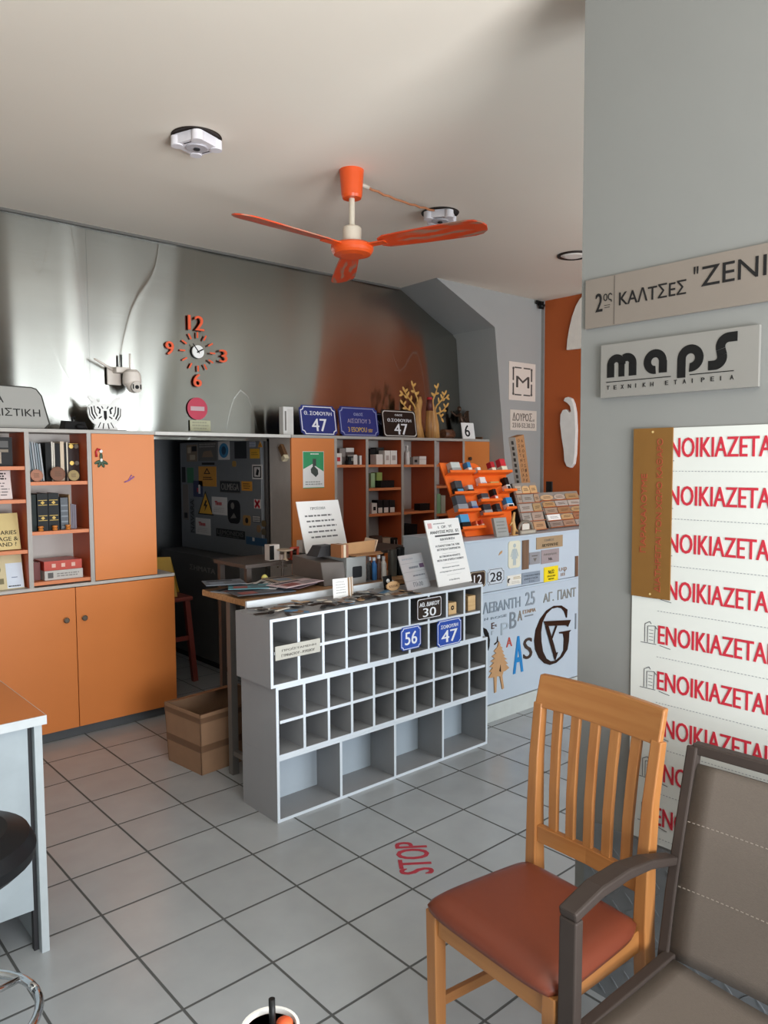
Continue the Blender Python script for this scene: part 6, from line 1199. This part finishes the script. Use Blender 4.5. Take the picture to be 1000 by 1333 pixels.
# leaning printed carton, tubes and scraps behind the racks
t = thing('long_carton', 'tall brown and white printed carton leaning against the grey wall', 'carton', frame((4.285, 3.3, ZD), 0, 0, -13))
b = MB(mat('#a8784e', 0.75)); b.box(0, 0.095, 0, 0.06, 0, 0.63); 
for q in range(11): b.text('ΩΣΕΤΝΟΠΑΛΚΔ'[q], 0.02, 0.59-0.035*q, 0.02, 0.022, mat('#5a3a24', 0.6)); b.text('ΑΝΟΕΤΣΙΛΚΡΠ'[q], 0.055, 0.58-0.035*q, 0.02, 0.022, mat('#5a3a24', 0.6))
b.use(mat('#d3cdc5', 0.6)); b.box(-0.001, 0.0, 0, 0.06, 0, 0.63); b.use(mat('#57514c', 0.6)); [b.box(-0.0018, -0.001, 0.02, 0.04, 0.58-0.04*q, 0.605-0.04*q) for q in range(12)]
b.obj('carton', t)
b = MB(mat('#8f9093', 0.4, 0.3)); b.tube([(0, 0, 0), (-0.01, 0.02, 0.26)], 0.022, 14); tag(b.obj('cardboard_tube'), 'grey tube standing upright behind the right name plate rack', 'tube', T=frame((4.43, 3.33, ZD)))
b = MB(mat('#b6b9c2', 0.35)); b.box(0, 0.12, 0, 0.05, 0, 0.195); b.use(mat('#8d909a', 0.4)); b.box(0.085, 0.09, -0.001, 0, 0, 0.195); tag(b.obj('metal_case'), 'pale silver upright case behind the right name plate rack', 'case', T=frame((4.5, 3.28, ZD), 0, -0))
b = MB(mat('#2d2c2b', 0.5)); b.box(0, 0.014, 0, 0.05, 0, 0.3); tag(b.obj('dark_strip'), 'thin dark strip standing behind the silver case', 'strip', T=frame((4.62, 3.34, ZD)))
b = MB(mat('#b49c84', 0.6)); b.hexa([(0, 0, 0), (0.16, 0, 0), (0.16, 0.1, 0), (0, 0.1, 0)], [(0.05, 0.02, 0.13), (0.16, 0.02, 0.19), (0.16, 0.1, 0.19), (0.05, 0.1, 0.13)]); tag(b.obj('wooden_wedge'), 'beige wedge-shaped carton under the white eagle relief', 'carton', T=frame((4.78, 3.25, ZD)))
b = MB(mat('#cbb09c', 0.6)); b.box(0, 0.1, 0, 0.012, 0, 0.1); tag(b.obj('sample_card'), 'pale pink sample card leaning behind the right name plate rack', 'card', T=frame((4.6, 3.3, ZD+0.004), 0, 12, 4))

# plaques and cut-out letters on the counter front
TU = frame((0, YI-0.0045, 0)); TL = frame((0, YI+0.0035, 0))
Z6 = lambda x0, y0, x1, y1: (560+x0/5, 680+y0/5, 560+x1/5, 680+y1/5)
cf = 'plaques on the display counter front'
gtx = mat('#6e6861', 0.5)
def restroom(b, w, h): b.use(mat('#aeb9bd', 0.5)); b.disc(w/2, h*0.83, w*0.11, -0.001, 0, 16); b.prism([(w*0.42, h*0.72), (w*0.58, h*0.72), (w*0.74, h*0.34), (w*0.62, h*0.34), (w*0.62, h*0.1), (w*0.38, h*0.1), (w*0.38, h*0.34), (w*0.26, h*0.34)], -0.001, 0); b.bar([(w*0.36, -0.0005, h*0.7), (w*0.2, -0.0005, h*0.42)], w*0.07, 0.001, (0, 1, 0)); b.bar([(w*0.64, -0.0005, h*0.7), (w*0.8, -0.0005, h*0.42)], w*0.07, 0.001, (0, 1, 0))
plate('restroom_plaque', 'cream rounded plaque with a figure on the display counter front', 'plaque', TU, Z6(508, 125, 584, 290), mat('#ddd9c4', 0.5), 0.004, 0.018, cf, restroom)
plate('wood_strip', 'dark brown upright wooden strip right of the figure plaque', 'strip', TU, Z6(598, 118, 639, 302), wood('#5d4535', '#7a5d48', 0.5, 4), 0.005)
plate('plaque', 'tan plaque with dark capitals below the name plate racks', 'plaque', TU, Z6(690, 100, 860, 155), mat('#a48a6a', 0.5), 0.004, 0, cf, lambda b, w, h: (b.text('ΓΕΝΙΚΟΣ', w*0.3, h*0.6, w*0.36, h*0.2, gtx), b.text('ΔΙΕΥΘΥΝΤΗΣ', w*0.2, h*0.16, w*0.62, h*0.25, INK, bold=0.02)))
plate('plaque', 'small grey square plaque with a crest on the counter front', 'plaque', TU, Z6(645, 198, 714, 266), mat('#9b9da2', 0.4, 0.3), 0.004, 0, cf, lambda b, w, h: (b.use(gtx), b.lines(w*0.2, w*0.8, h*0.6, h*0.8, 1, gtx), b.prism([(w*0.35, h*0.5), (w*0.65, h*0.5), (w*0.5, h*0.2)], -0.0008, 0)))
plate('plaque', 'mauve-grey plaque with two lines right of the crest plaque', 'plaque', TU, Z6(722, 182, 836, 254), mat('#9c8f90', 0.45), 0.004, 0, cf, lambda b, w, h: (b.text('Δικηγόρος', w*0.12, h*0.55, w*0.76, h*0.2, gtx), b.text('Νικ.', w*0.4, h*0.2, w*0.22, h*0.2, INK)))
plate('yellow_plaque', 'bright yellow plaque on the counter front', 'plaque', TU, Z6(740, 294, 830, 374), mat('#f0d419', 0.45), 0.004, 0, cf, lambda b, w, h: (b.text('Νο22', w*0.28, h*0.52, w*0.42, h*0.26, INK, bold=0.03), b.text('ΠΡΟΣΟΧΗ', w*0.22, h*0.3, w*0.56, h*0.12, INK, bold=0.03), b.text('ΚΙΝΔΥΝΟΣ', w*0.3, h*0.12, w*0.4, h*0.1, INK, bold=0.02)))
b = MB(mat('#9b7f68', 0.5)); (xa, za), (xb, zb) = onT(TU, 560+838/5, 680+352/5), onT(TU, 560+888/5, 680+288/5); w, h = xb-xa, zb-za
b.text('υφ', 0, h*0.45, w, h*0.55, mat('#9b7f68', 0.5), 0, 0.003); b.text('ΙΙΙ', w*0.25, 0, w*0.5, h*0.35, mat('#9b7f68', 0.5), 0, 0.003); tag(b.obj('cut_out_lettering'), 'small brown cut-out letters right of the yellow plaque', 'lettering', T=TU @ Matrix.Translation((xa, 0, za)))
plate('plaque', 'blue-grey long plaque left of the yellow plaque', 'plaque', TU, Z6(595, 332, 712, 384), mat('#8f9dac', 0.4, 0.2), 0.004, 0, cf, lambda b, w, h: (b.text('ΣΥΜΒΟΛΑΙΟΓΡΑΦΟΣ', w*0.08, h*0.62, w*0.92, h*0.18, mat('#5a636c', 0.5)), b.text('ΕΛΕΝΗ ΠΑΠΑ', w*0.12, h*0.36, w*0.76, h*0.16, mat('#5a636c', 0.5)), b.text('1ος', w*0.4, h*0.08, w*0.3, h*0.18, mat('#5a636c', 0.5))))
plate('plaque', 'white plaque with black swirl and gold lines on the counter front', 'plaque', TU, Z6(500, 350, 590, 398), mat('#e3dfd6', 0.5), 0.004, 0, cf, lambda b, w, h: (b.use(BLACK), b.disc(w*0.12, h*0.5, w*0.11, -0.001, 0, 16), b.use(mat('#e3dfd6', 0.5)), b.disc(w*0.2, h*0.42, w*0.1, -0.0015, -0.001, 16), b.lines(w*0.42, w*0.95, h*0.55, h*0.85, 2, mat('#b09a66', 0.5)), b.lines(w*0.3, w*0.9, h*0.1, h*0.4, 2, mat('#bdb8ae', 0.5))))
def num28(b, w, h): b.use(mat('#5a5e66', 0.5)); ring(b, notch(0.004, w-0.004, 0.004, h-0.004, 0.018), notch(0.0075, w-0.0075, 0.0075, h-0.0075, 0.017), -0.0008, 0); b.text('28', w*0.16, h*0.2, w*0.68, h*0.56, INK, bold=0.02)
xa, za = onT(TU, 634, 741); xb, zb = onT(TU, 656, 759); w, h = xb-xa, za-zb
b = MB(mat('#c9d0d8', 0.4)); b.prism(notch(0, w, 0, h, 0.016), -0.004, 0); b.M = Matrix.Translation((0, -0.004, 0)); num28(b, w, h); b.M = None
tag(b.obj('house_number_sign'), 'pale house number sign reading 28 on the display counter front', 'house sign', 'number signs on the display counter front', T=TU @ Matrix.Translation((xa, 0, zb)))
xa, za = onT(TU, 611, 745); xb, zb = onT(TU, 631.5, 763); w, h = xb-xa, za-zb
b = MB(mat('#33251c', 0.4)); b.prism(chamf(0, w, 0, h, 0.01), -0.004, 0); b.use(mat('#c9b79c', 0.5)); ring(b, chamf(0.004, w-0.004, 0.004, h-0.004, 0.01), chamf(0.007, w-0.007, 0.007, h-0.007, 0.01), -0.0048, -0.004); b.M = Matrix.Translation((0, -0.004, 0)); b.text('12', w*0.25, h*0.22, w*0.5, h*0.56, WL, bold=0.01); b.M = None
tag(b.obj('house_number_sign'), 'dark brown house number sign reading 12 half behind the tall notice', 'house sign', 'number signs on the display counter front', T=TU @ Matrix.Translation((xa, 0, zb)))
b = MB(mat('#c79a68', 0.5)); b.prism([(0, 0), (0.03, 0.012), (0.034, 0.026), (0.014, 0.02)], -0.003, 0); p = onT(TU, 649, 723); tag(b.obj('wooden_fleck'), 'tiny tan arrow-shaped cut-out on the upper counter front', 'cut-out', T=TU @ Matrix.Translation((p[0], 0, p[1])))
plate('wood_strip', 'brown wooden strip on the counter front right beside the pillar', 'strip', TU, (748.6, 724, 752, 750), wood('#5d4535', '#7a5d48', 0.5, 4), 0.005)
Z7 = lambda x, y: (620+x/7.143, 750+y/7.143)
def word(s, label, lb, rt, col, bold=0.0, name='cut_out_lettering', cat='lettering', th=0.004, rough=0.4, metal=0.0):
    (xa, za), (xb, zb) = onT(TL, *Z7(*lb)), onT(TL, *Z7(*rt)); m = mat(col, rough, metal); b = MB(m); b.text(s, 0, 0, xb-xa, zb-za, m, 0, th, bold)
    return tag(b.obj(name), label, cat, 'cut-out letters on the display counter front', T=TL @ Matrix.Translation((xa, 0, za)))
word('ΛΕΒΑΝΤΗ', 'grey cut-out lettering ΛΕΒΑΝΤΗ on the display counter', (60, 355), (410, 182), '#8a96a2', 0.02)
word('25', 'grey cut-out number 25 after the long grey lettering', (455, 278), (545, 135), '#8a949d', 0.02)
word('ΑΓ.', 'grey-brown cut-out lettering ΑΓ. right of the number 25', (622, 248), (720, 142), '#8b8a84', 0.02)
word('ΠΑΝΤ', 'grey-brown cut-out lettering ΠΑΝΤ beside the pillar', (755, 222), (925, 98), '#8b8a84', 0.02)
word('Ν', 'small grey cut-out letter N at the left end under the long lettering', (76, 415), (108, 385), '#8f9aa5')
word('ROSE', 'small grey cut-out lettering ROSE under the long lettering', (135, 405), (280, 352), '#8f9aa5', 0.02)
word('Β', 'large slate grey cut-out letter B on the display counter', (310, 490), (372, 325), '#7d8791', 0.01)
word('Α', 'brown-grey cut-out letter A right beside the slate letter B', (384, 418), (425, 316), '#8a7f74', 0.02)
word('ΕΤΑΙΡΙΑ', 'small tan cut-out lettering above a thin line', (432, 352), (552, 293), '#a58d78', 0.02)
(xa, za), (xb, zb) = onT(TL, *Z7(450, 383)), onT(TL, *Z7(528, 360)); b = MB(mat('#7d8388', 0.5)); b.box(0, xb-xa, -0.003, 0, 0, 0.008); tag(b.obj('cut_out_strip'), 'thin grey line-shaped strip under the small tan lettering', 'strip', T=TL @ Matrix.Translation((xa, 0, (za+zb)/2)))
word('Ε', 'small dark brown cut-out letter E near the pine tree', (140, 492), (166, 430), '#5d4034', 0.02)
word('ε', 'tiny dark cut-out letter beside the brown letter E', (174, 470), (190, 446), '#6d5348')
word('Γ', 'small pale grey cut-out letter under the brown letter E', (140, 548), (160, 505), '#a4adb6')
word('Ρ', 'pale outlined cut-out letter left of the slate letter B', (228, 550), (298, 425), '#a9b5bf')
word('Α', 'small red cut-out letter A on the display counter', (278, 662), (332, 562), '#c4503f', 0.02)
word('Α', 'tall bright blue cut-out letter A on the display counter', (340, 912), (438, 545), '#1f83c4', 0.03)
word('S', 'brown cut-out letter S between blue A and the big G', (435, 780), (520, 562), '#4f4038', 0.03, rough=0.2, metal=0.3)
word('Ι', 'thin slate cut-out letter at the pillar edge right of the big G', (917, 492), (929, 345), '#7c848c')
# big serif G with an inscribed V, drawn in photo-traced outline on the counter plane
GB = mat('#3b2a22', 0.18, 0.35)
t = thing('cut_out_letter', 'large dark brown serif letter G with a V inside on the display counter', 'letter', TL)
def z7p(pts): return [onT(TL, *Z7(*q)) for q in pts]
outer = [(840, 385), (845, 310), (790, 272), (720, 275), (650, 320), (590, 400), (550, 500), (537, 600), (545, 680), (580, 760), (630, 810), (680, 825), (740, 805), (800, 750), (845, 680), (858, 600), (862, 520), (880, 500), (768, 520), (770, 532), (805, 535), (812, 580), (808, 690), (780, 745), (735, 785), (690, 790), (650, 765), (618, 700), (603, 610), (600, 520), (612, 430), (650, 350), (700, 302), (750, 290), (790, 300), (815, 330), (833, 385)]
b = MB(GB); b.prism(z7p(outer), -0.005, 0); b.obj('letter_g', t)
b = MB(GB); b.prism(z7p([(620, 418), (872, 405), (845, 470), (830, 455), (650, 462), (640, 460)]), -0.009, -0.0052); b.prism(z7p([(636, 462), (664, 462), (720, 650), (735, 710), (752, 705), (726, 785), (700, 690)]), -0.009, -0.0052); b.prism(z7p([(733, 460), (745, 460), (700, 580), (692, 572)]), -0.009, -0.0052); b.obj('letter_v', t)
# pine tree and crescent cut-outs
pine = [(205, 605), (222, 640), (214, 645), (240, 665), (228, 672), (250, 705), (236, 708), (262, 740), (246, 745), (280, 770), (256, 775), (288, 812), (268, 815), (300, 850), (262, 880), (246, 885), (236, 925), (252, 1040), (236, 1050), (215, 930), (185, 930), (180, 1075), (165, 1085), (160, 940), (110, 945), (140, 895), (118, 890), (148, 850), (122, 842), (158, 805), (130, 790), (168, 765), (142, 745), (180, 715), (160, 695), (192, 660)]
t = thing('pine_cut_out', 'tan wooden pine tree cut-out on the display counter front', 'cut-out', TL @ Matrix.Translation((0, 0, 0)))
b = MB(mat('#c2966a', 0.55)); b.prism(z7p(pine), -0.007, 0); b.obj('pine', t)
b = MB(mat('#2a1d17', 0.5)); b.prism(z7p([(205, 880), (218, 820), (222, 890)]), -0.0085, -0.0072); b.prism(z7p([(196, 560), (202, 606), (170, 640), (164, 632), (190, 608)]), -0.004, 0); b.obj('dark_inlay', t)
b = MB(BLACK); q = z7p([(66, 480), (92, 492), (112, 530), (124, 590), (120, 650), (110, 690), (106, 640), (96, 590), (78, 550), (68, 520)]); x0, z0 = q[9][0], q[5][1]; b.prism([(x-x0, z-z0) for x, z in q], -0.004, 0); tag(b.obj('crescent_cut_out'), 'black crescent cut-out beside the pigeonholes on the display counter', 'cut-out', T=TL @ Matrix.Translation((x0, 0, z0)))

# ================================================================== NEAR THE CAMERA
t = thing('side_table', 'small round white table under the cup, below the picture edge', 'table', frame((0.49, 0.775, 0)))
b = MB(WHITE); b.cyl((0, 0), 0.13, 0.655, 0.67); b.obj('top', t)
b = MB(ALU); b.lathe([(0, 0.0), (0.12, 0), (0.12, 0.01), (0.02, 0.03), (0.02, 0.654), (0, 0.654)]); b.obj('pedestal', t)
t = thing('drink_cup', 'white takeaway cup with black straw at the bottom edge', 'cup', frame((0.53, 0.835, 0.6705)))
b = MB(WHITE); b.lathe([(0, 0), (0.03, 0), (0.04, 0.115), (0.036, 0.115), (0.027, 0.006), (0, 0.006)], n=32); b.obj('cup', t)
b = MB(mat('#b9835a', 0.4)); b.lathe([(0, 0.108), (0.035, 0.108)], n=32); b.lathe([(0, 0.1), (0.034, 0.1), (0.035, 0.108), (0, 0.108)], n=32); b.use(mat('#c9532a', 0.5)); b.ell((0.02, -0.005, 0.112), 0.012, 0.012, 0.008); b.obj('drink', t)
b = MB(BLACK); b.tube([(0.004, 0.0, 0.11), (0.006, 0.004, 0.15)], 0.0045, 12); b.obj('straw', t)
